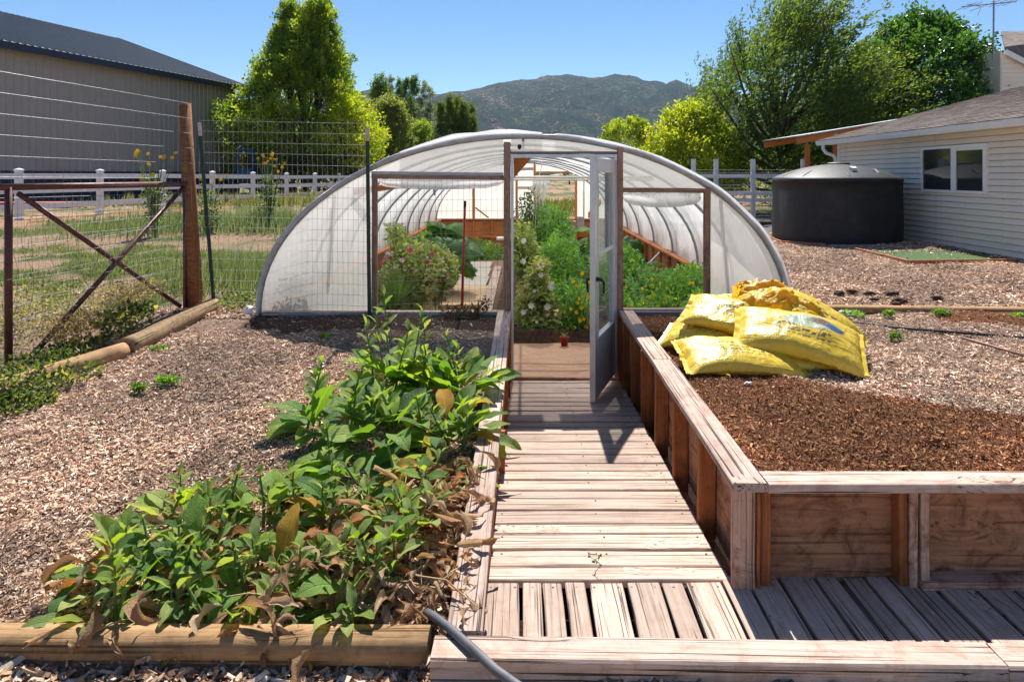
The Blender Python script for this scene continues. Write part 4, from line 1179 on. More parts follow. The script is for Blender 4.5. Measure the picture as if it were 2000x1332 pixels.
def wire_grid(name, P, Q, zb, zt, dx, dz, mat, parent, r=0.0013, wav=0.0, lean=0.0, extra=0.0, seed=0, hz=None, jag=0.0):
    """flat welded wire between plan points P and Q"""
    P, Q = Vector(P), Vector(Q); L = (Q - P).length; u = (Q - P).normalized(); m = MB(); rr = random.Random(seed)
    n = Vector((-u.y, u.x, 0))
    def pt(s, h):
        w = wav * mnoise.noise(Vector((s * 3, h * 3, seed))) if wav else 0
        z0 = lerp(zb[0], zb[1], s / L); z1 = lerp(zt[0], zt[1], s / L)
        q = P + u * (s + (wav * 0.7 * mnoise.noise(Vector((s * 4 + 9, h * 4, seed))) if wav else 0)) + n * w
        q.z = z0 + (z1 - z0) * h; return q
    k = int(L / dx)
    seg = 1 if not wav else 8
    for i in range(k + 1):
        s = i * L / k
        top = 1.0 + (rr.uniform(0, jag) if jag else 0)
        m.tube([pt(s, top * j / seg) for j in range(seg + 1)], r, 3, False)
    H = (zt[0] - zb[0] + zt[1] - zb[1]) / 2; kk = int(H / dz)
    seg = 6 if not wav else 16
    for j in range(kk + 1):
        m.tube([pt(L * i / seg, j / kk) + Vector((0, -0.002, 0)) for i in range(seg + 1)], r * 1.15, 3, False)
    return m.part(name, mat, parent, kind='stuff')
wr = root('netting', (5.9, 18.5, 0.7), 'fine wire netting stretched along the white fence beside the tank', 'netting')
wire_grid('mesh', (4.0, 18.45, 0), (9.3, 18.7, 0), (0.6, 0.6), (2.02, 2.02), 0.075, 0.075, M['wire'], wr, 0.0022)

# posts and welded wire on the left
wp = root('wooden_post', (-3.21, 7.05, 0.55), 'tall round brown wooden post at the hinge end of the wire gate', 'post')
V_ = [(-3.33, 7.05, 2.585), (-3.28, 7.05, 1.6), (-3.215, 7.05, 0.45)]
MB().tube(V_, [0.058, 0.066, 0.076], 16).part('trunk', M['post'], wp, True)
def tpost(label, top, bot, grp='green steel T posts'):
    r = root('t_post', bot, label, 'post', grp)
    top, bot = Vector(top), Vector(bot)
    tip = bot.lerp(top, 0.93)
    MB().bar(bot, tip, 0.035, 0.006, (0, 1, 0)).part('blade', M['tpost'], r)
    MB().bar(bot + Vector((0, .014, 0)), tip + Vector((0, .014, 0)), 0.007, 0.028, (0, 1, 0)).part('web', M['tpost'], r)
    MB().bar(tip + (top - tip) * 0.01, top, 0.034, 0.008, (0, 1, 0)).part('tip', M['tposttip'], r)
    for i in range(14):
        p = bot.lerp(tip, 0.2 + i * 0.055); MB().box(p + Vector((0, -0.007, 0)), (0.012, 0.006, 0.014)).part('stud', M['tpost'], r)
tpost('leaning green steel T post with chipped white tip beside the wooden post', (-3.155, 6.98, 2.40), (-3.00, 6.98, 0.5))
tpost('upright green steel T post with white tip in front of the greenhouse corner', (-1.458, 6.70, 2.335), (-1.437, 6.70, 0.5))
wf = root('wire_fence', (-2.3, 6.9, 0.6), 'galvanised welded wire fence between the T posts, loose wire ends along its top', 'wire fence')
wire_grid('wire_mesh', (-3.16, 6.99, 0), (-1.45, 6.72, 0), (0.56, 0.56), (2.42, 2.37), 0.0508, 0.1016, M['wire'], wf, 0.0013, 0.012, seed=3, jag=0.03)
wire_grid('wire_mesh', (-1.45, 6.70, 0), (-0.19, 6.71, 0), (0.56, 0.62), (1.87, 1.87), 0.0508, 0.1016, M['wirerust'], wf, 0.0014, 0.008, seed=4)
wh = root('wire_fence', (-3.6, 6.1, 0.6), 'tall galvanised wire fence rising above the brown pipe gate at left', 'wire fence')
wire_grid('wire_mesh', (-3.24, 7.0, 0), (-4.25, 4.3, 0), (0.55, 0.42), (2.585, 2.70), 0.0508 * 1.6, 0.148, M['wire'], wh, 0.0009, 0.02, seed=6)
# gate
gt = root('pipe_gate', (-3.5, 6.2, 0.5), 'brown rusty pipe gate with crossed bars and sagging wire, behind the log', 'gate')
gA, gB = Vector((-3.30, 7.0, 0)), Vector((-3.82, 5.32, 0)); gd = (gB - gA).normalized()
def gp(s, z, o=0.0): p = gA.lerp(gB, s); return Vector((p.x, p.y + o, z))
for nm, p, q, r_ in (('upright', gp(0, 0.55), gp(0, 1.83), 0.023), ('upright', gp(1, 0.42), gp(1, 1.80), 0.027), ('top_rail', gp(-0.02, 1.80), gp(1.12, 1.80), 0.026), ('cross_bar', gp(0.02, 1.76), gp(0.9, 0.50), 0.021), ('cross_bar', gp(0.97, 1.75, .03), gp(0.05, 0.62, .03), 0.021)):
    MB().tube([p, p.lerp(q, .5), q], r_, 10).part(nm, M['rust'], gt, True)
wire_grid('wire_mesh', gp(-0.02, 0, -0.05), gp(1.35, 0, -0.05), (0.60, 0.40), (1.72, 1.70), 0.0508, 0.1016, M['wire'], gt, 0.001, 0.03, seed=8)
wire_grid('sagging_wire', gp(-0.02, 0, 0.05), gp(1.35, 0, 0.05), (0.55, 0.42), (1.62, 1.55), 0.15, 0.19, M['wirerust'], gt, 0.0018, 0.13, seed=9)

# logs
def log(label, a, b, r0, r1, mat, group):
    a, b = Vector(a), Vector(b); L = (b - a).length; rt = root('log', a, label, 'log', group)
    V = []; F = []; nn = 18; seg = 16
    for i in range(seg + 1):
        s = i / seg
        for k in range(nn):
            t = 2 * PI * k / nn; r = lerp(r0, r1, s) * (1 + 0.06 * mnoise.noise(Vector((s * 5, math.cos(t) * 1.3, math.sin(t) * 1.3 + L))) + 0.015 * mnoise.noise(Vector((s * 2, t * 6, 0))))
            V.append((L * s, r * math.cos(t), r * math.sin(t) * 0.97))
    for i in range(seg):
        for k in range(nn): k2 = (k + 1) % nn; F.append((i * nn + k, i * nn + k2, (i + 1) * nn + k2, (i + 1) * nn + k))
    F.append(tuple(reversed(range(nn)))); F.append(tuple(seg * nn + k for k in range(nn)))
    me = bpy.data.meshes.new('stem'); me.from_pydata(V, [], F); me.polygons.foreach_set('use_smooth', [True] * (len(F) - 2) + [False] * 2); me.update(); me.materials.append(mat)
    mobj('stem', me, frame(a, b), rt)
log('tan weathered log lying at the foot of the wooden post, nearest the greenhouse', (-3.02, 7.0, 0.615), (-3.12, 5.62, 0.525), 0.08, 0.088, M['log'], None)
log('orange brown log running out of the left frame edge under weeds', (-3.115, 5.60, 0.515), (-3.75, 4.35, 0.40), 0.072, 0.08, M['logorange'], None)

# ================================================================== HOUSE
hs = root('house', (7.6, 17, 0.55), 'cream sided house with white gutter and sliding window at right edge', 'house')
HX = 7.62; HY0, HY1 = 4.0, 17.2; z0h, z1h = 0.50, 2.62
nb = 21; ch_ = (z1h - z0h) / nb
cs = MB(); cs.add([(0, 0, 0), (0, 1, 0), (0.011, 0, 1), (0.011, 1, 1)], [])
segy = [HY0, 7.7, 11.36, 15.02, HY1]
sid = {}
for i in range(nb):
    for j in range(4):
        a, b = segy[j], segy[j + 1] - 0.004
        if (j, ) not in sid:
            m = MB(); Ls = b - a; prof = [(-0.034, 0.012), (-0.032, 0.026), (-0.006, ch_), (0.02, ch_), (0.02, 0.012)]
            m.add([(x, 0, z) for x, z in prof] + [(x, Ls, z) for x, z in prof], [(k, (k + 1) % 5, 5 + (k + 1) % 5, 5 + k) for k in range(5)] + [(4, 3, 2, 1, 0), (5, 6, 7, 8, 9)])
            me = m.mesh('siding_board', M['siding']); sid[(j, )] = me
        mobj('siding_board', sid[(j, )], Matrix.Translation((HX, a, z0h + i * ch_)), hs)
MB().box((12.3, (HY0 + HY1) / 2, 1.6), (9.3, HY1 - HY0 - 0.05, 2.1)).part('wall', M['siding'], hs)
MB().box((HX - 0.01, HY1 + 0.03, 1.57), (0.09, 0.08, 2.12)).part('corner_trim', M['whitetrim'], hs)
# foundation, gutter, soffit
MB().box((HX + 0.06, 10.5, 0.47), (0.06, 13.2, 0.1)).part('foundation', M['concrete'], hs)
g = MB(); pr = [(0, 0), (-0.02, -0.005), (-0.10, -0.01), (-0.125, 0.05), (-0.125, 0.105), (-0.105, 0.108), (-0.10, 0.05), (0, 0.04)]
ya, yb = 4.0, 17.75
g.add([(HX - 0.26 + x, ya, 2.62 + z) for x, z in pr] + [(HX - 0.26 + x, yb, 2.62 + z) for x, z in pr], [(k, (k + 1) % 8, 8 + (k + 1) % 8, 8 + k) for k in range(8)] + [tuple(range(8)), tuple(15 - k for k in range(8))])
g.part('gutter', M['whitetrim'], hs)
MB().box((HX - 0.12, 10.9, 2.635), (0.27, 13.7, 0.02)).part('soffit', M['whitetrim'], hs)
MB().box((HX - 0.245, 10.9, 2.685), (0.02, 13.7, 0.12)).part('fascia', M['whitetrim'], hs)
MB().tube([(HX - 0.32, 17.45, 2.63), (HX - 0.32, 17.45, 2.52), (HX - 0.26, 17.42, 2.42), (HX - 0.1, 17.38, 2.36), (HX - 0.055, 17.35, 2.28), (HX - 0.05, 17.33, 1.4), (HX - 0.05, 17.33, 0.62)], 0.042, 8).part('downpipe', M['whitetrim'], hs, True)
# roof: stepped shingle courses
def roof_slope(name, xe, ze, xr, zr, ya, yb, courses, parent, mat):
    V = []; F = []; rr = random.Random(5)
    d = Vector((xr - xe, 0, zr - ze)); L = d.length; d.normalize(); n = Vector((-d.z, 0, d.x))
    if n.z < 0: n = -n
    st_ = L / courses; tabw = 0.30
    for c in range(courses):
        y = ya - rr.uniform(0, tabw)
        while y < yb:
            a, b = max(y, ya), min(y + tabw - 0.012, yb)
            if b - a > 0.03:
                lift = 0.013 + rr.uniform(0, 0.004); j = rr.uniform(-0.012, 0.008)
                p0 = Vector((xe, 0, ze)) + d * (c * st_ + j); p1 = Vector((xe, 0, ze)) + d * ((c + 1) * st_ + 0.02)
                q = [p0 + n * 0.0, p0 + n * lift, p1 + n * 0.003]
                bI = len(V)
                for yy in (a, b):
                    for w in q: V.append((w.x, yy, w.z))
                F += [(bI, bI + 3, bI + 4, bI + 1), (bI + 1, bI + 4, bI + 5, bI + 2)]
            y += tabw
    me = np_mesh(name, V, F, mat); o = mobj(name, me, None, parent); o['kind'] = 'stuff'
    return o
mb = MB(); xe, ze, xr, zr = HX - 0.38, 2.735, 12.15, 4.05
mb.add([(xe, 4.0, ze - .02), (xr, 4.0, zr - .02), (17.0, 4.0, ze - .02), (xe, 17.7, ze - .02), (xr, 17.7, zr - .02), (17.0, 17.7, ze - .02)], [(0, 1, 4, 3), (1, 2, 5, 4), (0, 3, 5, 2), (0, 2, 1), (3, 4, 5)])
rf_ = mb.part('roof', M['shingle'], hs)
roof_slope('shingles', xe - 0.01, ze - 0.012, xr, zr - 0.012, 6.5, 17.72, 34, rf_, M['shingle'])
# window
wy0, wy1, wz0, wz1 = 11.62, 13.62, 1.585, 2.40
wyf0, wyf1 = 10.9 + 0.75, 13.62
# visible at px 1803..1930 -> Y 13.65..11.72
wn_ = bpy.data.objects.new('window', None); place(wn_, Matrix.Translation((HX, 12.7, 1.6)), hs)
def wbar(nm, y0, y1, z0, z1, dx=0.055, mat='whitetrim', x=-0.03): MB().box((HX + x, (y0 + y1) / 2, (z0 + z1) / 2), (dx, y1 - y0, z1 - z0)).part(nm, M[mat], wn_)
Y_a, Y_b = 11.72, 13.65
wbar('frame', Y_a, Y_b, 2.36, 2.41); wbar('frame', Y_a, Y_b, 1.575, 1.62); wbar('frame', Y_a, Y_a + 0.05, 1.621, 2.359); wbar('frame', Y_b - 0.05, Y_b, 1.621, 2.359)
wbar('mullion', 12.60, 12.68, 1.621, 2.359, 0.06); wbar('sash', Y_a + 0.051, 12.599, 2.31, 2.359, 0.045); wbar('sash', Y_a + 0.051, Y_a + 0.09, 1.622, 2.309, 0.045); wbar('sash', 12.55, 12.599, 1.622, 2.309, 0.045)
wbar('pane', Y_a + 0.05, 12.60, 1.62, 2.31, 0.012, 'winglass', -0.028); wbar('pane', 12.68, Y_b - 0.05, 1.62, 2.36, 0.012, 'winglass', -0.028)
# pergola roof beyond the house
pg = root('lean_to', (7.6, 18.6, 0.6), 'orange timber lean-to roof with pale metal edge behind the cream house', 'lean-to')
pa, pb = at(1557, 272, 18.3), at(1893, 218, 18.3)
board('rafter', pa + Vector((0, 0, -.05)), pb + Vector((0, 0, -.05)), 0.05, 0.16, M['orangewood'], pg)
board('rafter', pa + Vector((0, 2.5, -.05)), pb + Vector((0, 2.5, -.05)), 0.05, 0.16, M['orangewood'], pg)
m = MB(); q = Vector((0, 1, 0)); e = Vector((0, 0, 0.055))
m.add([pa + e - q * .12, pb + e - q * .12, pb + e + q * 2.7, pa + e + q * 2.7, pa + e * 1.6 - q * .12, pb + e * 1.6 - q * .12, pb + e * 1.6 + q * 2.7, pa + e * 1.6 + q * 2.7], [(3, 2, 1, 0), (4, 5, 6, 7), (0, 1, 5, 4), (1, 2, 6, 5), (2, 3, 7, 6), (3, 0, 4, 7)]); m.part('roof_sheet', M['galv'], pg)
for px in (1577, 1632):
    t = at(px, 280, 18.3); board('post', (t.x, 18.3, 0.55), (t.x, 18.3, t.z - 0.03), 0.10, 0.11, M['orangewood'], pg, up=(1, 0, 0))
for px in (1632, 1880):
    s = (px - 1557) / 336.0; c = pa.lerp(pb, s); MB().box((c.x, 18.27, c.z - 0.06), (0.10, 0.006, 0.07)).part('bracket', M['galv'], pg)
# upper storey house far right
uh = root('house', (15, 24, 0.6), 'upper gable of a second cream house with grey shingle roof at top right', 'house')
Yu = 23.45
a = at(1935, 118, Yu); b = at(2300, 118, Yu)
m = MB(); m.add([(15.6, Yu, 0.6), (24, Yu, 0.6), (24, Yu, 3.9), (19.2, Yu, 3.95), (15.6, Yu, 5.95), (15.6, Yu + 2, 0.6), (24, Yu + 2, 0.6), (24, Yu + 2, 3.9), (19.2, Yu + 2, 3.95), (15.6, Yu + 2, 5.95)],
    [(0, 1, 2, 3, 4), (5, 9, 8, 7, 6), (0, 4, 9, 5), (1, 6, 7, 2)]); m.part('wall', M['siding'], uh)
for i in range(22):
    zz = 2.6 + i * 0.15
    xl = 15.6
    xr_ = min(24, 15.6 + (5.85 - zz) * 1.75)
    if xr_ < 16: continue
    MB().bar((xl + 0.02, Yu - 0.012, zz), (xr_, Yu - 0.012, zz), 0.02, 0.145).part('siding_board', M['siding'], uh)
def slope2(p, q, y0, y1, nm='roof'):
    p, q = Vector(p), Vector(q); m = MB(); e = Vector((0, 0, 0.12))
    m.add([(p.x, y0, p.z), (q.x, y0, q.z), (q.x, y1, q.z), (p.x, y1, p.z), (p.x, y0, p.z + .12), (q.x, y0, q.z + .12), (q.x, y1, q.z + .12), (p.x, y1, p.z + .12)], [(3, 2, 1, 0), (4, 5, 6, 7), (0, 1, 5, 4), (1, 2, 6, 5), (2, 3, 7, 6), (3, 0, 4, 7)])
    return m.part(nm, M['shingle'], uh)
m = MB(); m.add([(15.9, 23.6, 6.72), (15.9, 27.5, 6.72), (24, 27.5, 6.72), (24, 23.6, 6.72), (16.1, 22.9, 5.9), (24, 22.9, 5.2), (24, 22.9, 5.3)], [(0, 1, 2, 3), (4, 0, 3, 5)]); 
board('roof_slope', (15.3, 23.3, 6.0), (24, 23.3, 6.0), 0.12, 1.25, M['shingle'], uh, up=(0, 0.35, 1)) if False else None
q = [at(1955, 62, 26.5), at(2200, 62, 26.5), at(2200, 215, 23.3), at(1962, 92, 23.3)]; e = Vector((0, 0, -.1))
m = MB(); m.add(q + [p + e for p in q], [(3, 2, 1, 0), (4, 5, 6, 7), (0, 1, 5, 4), (1, 2, 6, 5), (2, 3, 7, 6), (3, 0, 4, 7)]); m.part('roof', M['shingle'], uh)
MB().bar(q[3] + e * 1.6 - Vector((0, .03, 0)), q[2] + e * 1.6 - Vector((0, .03, 0)), 0.03, 0.17).part('fascia', M['whitetrim'], uh)
an = root('antenna', at(1940, 40, 23.5), 'television aerial with thin crossed rods above the trees at top right', 'antenna')
Ya = 23.5
MB().tube([at(1940, 45, Ya) + Vector((0, 0, -1.2)), at(1941, 2, Ya)], 0.028, 6).part('mast', M['rib'], an)
MB().tube([at(1878, 14, Ya), at(1985, 4, Ya)], 0.016, 6).part('boom', M['rib'], an)
MB().tube([at(1910, 30, Ya), at(1931, 8, Ya) + Vector((0, .4, 0)), at(1918, -3, Ya) + Vector((0, .8, 0))], 0.013, 5).part('rod', M['rib'], an)
MB().tube([at(1931, 9, Ya) + Vector((0, -1.0, 0)), at(1931, 9, Ya) + Vector((0, 1.0, 0))], 0.012, 5).part('rod', M['rib'], an)
for px in (1888, 1900, 1950, 1965, 1978):
    t = (px - 1878) / 107; c = at(1878, 14, Ya).lerp(at(1985, 4, Ya), t); MB().tube([c + Vector((0, -.5, 0)), c + Vector((0, .5, 0))], 0.008, 4).part('rod', M['rib'], an)

# ================================================================== TANK
TX, TY, TR = 6.23, 14.3, 1.20
tk = root('water_tank', (TX, TY, 0.6), 'big black plastic water tank with shallow domed top beside the cream house', 'water tank')
prof = [(0.0, 0.0), (TR * 0.99, 0.0), (TR, 0.05)]
for i in range(6): prof.append((TR + 0.006 * math.sin(i * 1.2), 0.1 + i * 0.22))
prof += [(TR + 0.012, 1.20), (TR + 0.012, 1.235), (TR - 0.01, 1.27), (TR - 0.045, 1.29)]
for i in range(1, 9):
    s = i / 8; rr_ = (TR - 0.045) * (1 - s); prof.append((rr_ + 0.001, 1.29 + 0.255 * (1 - (1 - s) ** 1.9)))
MB().lathe(prof, (TX, TY, 0.56), 64, False).part('shell', M['tank'], tk, True)
for k in (3.75, 4.35, 5.3):
    t = PI * 2 * k / 8 + 0.35
    pts = []
    for s in np.linspace(0.02, 0.30, 9):
        rr_ = (TR - 0.045) * (1 - s); pts.append((TX + rr_ * math.cos(t), TY + rr_ * math.sin(t), 0.56 + 1.29 + 0.255 * (1 - (1 - s) ** 1.9) - 0.004))
    MB().tube(pts, [0.008, .012, .015, .015, .015, .013, .012, .01, .006], 6).part('rib', M['tank'], tk, True)
MB().lathe([(0.0, 0.0), (0.22, 0.0), (0.22, 0.03), (0.19, 0.045), (0.0, 0.05)], (TX + 0.12, TY + 0.15, 2.095), 24, False).part('lid', M['tank'], tk)
MB().box((TX - 0.02, TY - 0.80, 1.995), (0.10, 0.10, 0.09), Matrix.Rotation(0.3, 3, 'X')).part('float_gauge', M['whitetrim'], tk)
MB().box((TX + 0.42, TY - 0.80, 1.955), (0.05, 0.16, 0.03), Matrix.Rotation(0.5, 3, 'X')).part('fitting', M['rib'], tk)
bl = root('block_edging', (6.5, 12.9, 0.56), 'low row of rough stone blocks in front of the black tank', 'block edging')
x = 5.55; 
while x < 7.45:
    w = rnd.uniform(0.26, 0.36); board('block', (x, 12.99 - (x - 5.5) * 0.04, 0.565), (x + w - 0.01, 12.99 - (x - 5.5) * 0.04, 0.565), 0.16, 0.11 + rnd.uniform(0, .02), M['block'], bl, ch=0.015); x += w
tf = root('turf_patch', (6.5, 11.9, 0.58), 'bright green artificial turf patch beside the cream house', 'turf')
cor = [at(1662, 492, 12.6), at(1775, 519, 10.55), at(1968, 516, 10.75), (7.58, 10.85, .6), (7.58, 12.88, 0.6), (6.0, 12.9, 0.6)]
cor = [Vector((c[0], c[1], 0.605)) for c in cor]
m = MB(); m.add([c for c in cor] + [c - Vector((0, 0, .06)) for c in cor], [tuple(range(6))] + [(i, 6 + i, 6 + (i + 1) % 6, (i + 1) % 6) for i in range(6)]); m.part('mat', M['turf'], tf)
board('edging', cor[0] + Vector((-.02, -.02, 0)), cor[1] + Vector((-.02, -.02, 0)), 0.025, 0.07, M['edging'], tf)
board('edging', cor[1] + Vector((0.0, -.03, 0)), cor[2] + Vector((0.1, -.03, 0)), 0.025, 0.07, M['edging'], tf)
eb = root('edging_board', (4.6, 14, 0.6), 'thin reddish edging board beside the left foot of the black tank', 'edging')
board('strip', (5.02, 15.2, 0.60), (4.90, 13.6, 0.60), 0.03, 0.09, M['edging'], eb); board('strip', (4.90, 13.58, 0.60), (5.5, 13.05, 0.60), 0.03, 0.09, M['edging'], eb)
eb = root('edging_board', (5, 17, 0.6), 'low reddish brown edging at the foot of the netted white fence', 'edging')
board('strip', (3.4, 18.2, 0.62), (7.5, 18.3, 0.62), 0.05, 0.16, M['stud'], eb)

# ================================================================== things on the right bed
def hosething(pts, r, mat, label, cat='hose'):
    o = MB().tube(pts, r, 8).part('hose' if cat == 'hose' else 'pipe', mat, None, True); return tag(o, label, cat)
P3 = lambda px, py, z=0.585: Vector((((px - 1022) * (EYE - z) / (py - 342)), (EYE - z) * 1400 / (py - 342), z))
def smooth(pts, n=6):
    out = []
    for i in range(len(pts) - 1):
        p0 = pts[max(i - 1, 0)]; p1, p2 = pts[i], pts[i + 1]; p3 = pts[min(i + 2, len(pts) - 1)]
        for k in range(n):
            t = k / n; out.append(0.5 * ((2 * p1) + (-p0 + p2) * t + (2 * p0 - 5 * p1 + 4 * p2 - p3) * t * t + (-p0 + 3 * p1 - 3 * p2 + p3) * t ** 3))
    out.append(pts[-1]); return out
hosething(smooth([P3(1625, 626), P3(1690, 632), P3(1760, 641), P3(1850, 648), P3(1930, 654), P3(2060, 664)]), 0.011, M['blackhose'], 'thin black irrigation hose lying across the mulch right of the yellow bags')
o = hosething([P3(1878, 659, .60), P3(1890, 663, .60), P3(1940, 677, .595), P3(2060, 712, .59)], 0.012, M['brownpipe'], 'brown pipe lying on the mulch at the right edge, pointing at the black hose', 'pipe')
hosething(smooth([P3(1892, 660, .60), P3(1900, 655, .61), P3(1912, 650, .61)]), 0.004, M['blackhose'], 'short thin black tube joining the brown pipe to the black hose', 'hose')
def lump(name, label, cat, c, s, mat, seed, group=None, fuzz=0.3):
    import bmesh
    bm = bmesh.new(); bmesh.ops.create_icosphere(bm, subdivisions=3, radius=1)
    for v in bm.verts:
        k = 1 + fuzz * mnoise.noise(v.co * 1.7 + Vector((seed, 0, 0))) + fuzz * 0.5 * mnoise.noise(v.co * 4 + Vector((seed, 3, 0)))
        v.co = Vector((v.co.x * s[0] * k, v.co.y * s[1] * k, v.co.z * s[2] * k))
    me = bpy.data.meshes.new(name); bm.to_mesh(me); bm.free(); me.materials.append(mat); me.polygons.foreach_set('use_smooth', [True] * len(me.polygons))
    o = mobj(name, me, Matrix.Translation(c)); return tag(o, label, cat, group)
lump('fluff', 'small white tuft of fluff on the brown compost in front of the yellow bags', 'fluff', P3(1462, 750, .585), (0.022, 0.018, 0.015), M['pale'], 2, fuzz=0.6)
lump('stone', 'small grey round cap by the cap board of the right bed', 'stone', P3(1349, 764, .59), (0.013, 0.013, 0.02), M['concrete'], 4, fuzz=0.1)
lump('plastic_scrap', 'crumpled grey white plastic scrap among green weeds behind the yellow bags', 'scrap', P3(1655, 615, .60), (0.10, 0.05, 0.035), M['filmedge'], 5, fuzz=0.6)
lump('paper_scrap', 'crumpled white paper scrap at the left foot of the greenhouse', 'scrap', at(486, 608, 6.8), (0.05, 0.03, 0.045), M['pale'], 6, fuzz=0.9)
for i, (px, py, s) in enumerate(((1742, 573, .9), (1707, 584, .6), (1640, 572, .8), (1664, 569, .7), (1830, 582, .8), (1756, 587, 1.0), (1698, 572, .7), (1750, 593, .7))):
    lump('dirt_clod', ['largest dark soil clod on the mulch between tank and long timber','small dark clod left of the largest clod near the long timber','dark clod nearest the tank at the left end of the row','small clod just right of the leftmost clod','lone dark clod at the right end of the row','flat dark clod closest to the long timber','small dark clod behind the others in the middle','flat dark smear of soil just behind the timber'][i], 'soil clod', P3(px, py, .60), (0.07 * s, 0.06 * s, 0.03 * s), M['dirtclod'], 10 + i, 'dark soil clods on the mulch', 0.7)
pt_ = root('flower_pot', (0.43, 7.95, 0.0), 'small red plastic pot with a seedling at the back of the plywood landing', 'flower pot')
MB().lathe([(0.0, 0.0), (0.036, 0.0), (0.046, 0.085), (0.052, 0.085), (0.052, 0.10), (0.044, 0.10), (0.043, 0.08), (0.0, 0.08)], (0.455, 7.95, 0.0), 20, False).part('pot', M['pot'], pt_, True)
MB().lathe([(0.0, 0.001), (0.042, 0.0)], (0.455, 7.95, 0.086), 16, False).part('soil', M['soil'], pt_)
for t in (0.5, 2.4, 4.4):
    l = np.array([[0, 0, 0], [.03, .018, .035], [.06, 0, .05], [.03, -.018, .035]]); R_ = np.array([[math.cos(t), -math.sin(t), 0], [math.sin(t), math.cos(t), 0], [0, 0, 1]])
    mobj('leaf', np_mesh('leaf', l @ R_.T, [[0, 1, 2, 3]], M['leaf'], np.tile((0.12, 0.2, 0.05), (4, 1))), Matrix.Translation((0.455, 7.95, 0.095)), pt_)
rdp = root('red_pole', (-0.585, 6.95, 0.6), 'straight red pole with black tip leaning inside the left greenhouse opening', 'pole')
MB().tube([(-0.592, 6.92, 0.60), (-0.565, 6.93, 1.58)], 0.0125, 8).part('shaft', M['redpaint'], rdp, True)
MB().tube([(-0.565, 6.93, 1.581), (-0.563, 6.93, 1.64)], 0.014, 8).part('tip', M['blackpl'], rdp, True)
o = MB().box(at(848, 372, 12), (0.035, 0.03, 0.17)).part('hanging_strip', simple('blue_strip', (0.08, 0.2, 0.28)), None); tag(o, 'narrow blue strip hanging from a hoop in the left of the greenhouse', 'strip')
o = root('control_box', at(1134, 436, 20.2), 'grey electrical box mounted on a wood post at the far end of the greenhouse', 'electrical box')
MB().box(at(1134, 435, 20.1), (0.19, 0.10, 0.33)).part('cabinet', M['greybox'], o); MB().box(at(1134, 430, 20.04), (0.12, 0.01, 0.03)).part('label_plate', M['rib'], o)
MB().tube([at(1118, 440, 20.1), at(1126, 440, 20.1)], 0.02, 6).part('pipe', M['galv'], o)
board('stump', at(1117, 498, 20.2), at(1117, 432, 20.2), 0.24, 0.24, M['framewood'], o, up=(1, 0, 0))
o = board('bench_board', at(970, 466, 16), at(1030, 466, 16), 0.3, 0.05, M['pvc'], None); tag(o, 'short pale bench board seen through the planting in the greenhouse', 'board')

# string trellis
st_ = root('string_trellis', at(1052, 350, 11), 'bundle of white rags and pale strings fanning down over the tomato plants', 'strings')
hub = at(1050, 352, 11)
MB().tube([at(1060, 312, 11), at(1057, 330, 11), hub], 0.006, 5).part('cord', M['string'], st_)
for i, (x, y, h_) in enumerate(((-3, 0, 34), (4, 1, 30), (12, 0, 48), (-9, 0, 22), (17, 0, 14))):
    a = at(1052 + x, 353, 11); b = at(1050 + x, 353 + h_, 11)
    MB().tube([a, a.lerp(b, 0.3) + Vector((.02, 0, 0)), a.lerp(b, .7) + Vector((-.015, .02, 0)), b], [0.03, 0.035, 0.022, 0.008], 7).part('rag', M['rag'], st_, True)
for i in range(12):
    t = i / 11; e = at(lerp(1022, 1092, t), 500 + 20 * math.sin(i * 2.1), 11) + Vector((0, 0.5 * math.sin(i * 1.7), 0))
    MB().tube([hub, e], 0.0035, 4).part('string', M['string'], st_)

# ================================================================== SOIL BAGS
def pillow(L, W, H, seed, pinch=0.0, wrinkle=0.012, mat=None, crease=1.0):
    nu, nv = 34, 24; rr = Vector((seed * 1.37, seed * 2.1, 0)); V = []; UV = []; F = []
    def prof(a): return max(0.0, 1 - abs(a) ** 3.0) ** 0.5
    for side in (1, -1):
        for i in range(nu + 1):
            for k in range(nv + 1):
                u = i / nu * 2 - 1; v = k / nv * 2 - 1
                h = prof(u) * prof(v)
                # corners pull out, edges pull in
                ex = 1 - 0.10 * (1 - abs(v) ** 2) * abs(u) ** 4 * 0 - 0.05 * (1 - v * v) * (abs(u) ** 6)
                ey = 1 - 0.10 * (1 - u * u) * (abs(v) ** 6)
                x = u * L / 2 * ex; y = v * W / 2 * ey
                edge = 1 - min(1, h * 1.3)
                ru = mnoise.noise(Vector((u * 3 + 3, v * 16, 1)) + rr) * abs(u) ** 2 + mnoise.noise(Vector((u * 16, v * 3, 5)) + rr) * abs(v) ** 2
                w = wrinkle * crease * (ru * 1.8 + 1.2 * mnoise.noise(Vector((u * 2.2, v * 2.6, seed))) + 0.5 * abs(mnoise.noise(Vector((u * 6, v * 5, seed + 3)))))
                lump_ = 0.78 + 0.3 * mnoise.noise(Vector((u * 1.3, v * 1.3, seed + 7)))
                z = side * (H / 2) * h * lump_ + w * (0.25 + h)
                if h <= 0: z = w * 0.8
                if side < 0: z *= 0.8
                V.append((x, y, z)); UV.append((u * .5 + .5, v * .5 + .5))
    n1 = (nu + 1) * (nv + 1)
    for s in (0, 1):
        for i in range(nu):
            for k in range(nv):
                a = s * n1 + i * (nv + 1) + k
                q = (a, a + nv + 1, a + nv + 2, a + 1)
                F.append(q if s == 0 else q[::-1])
    return V, UV, F
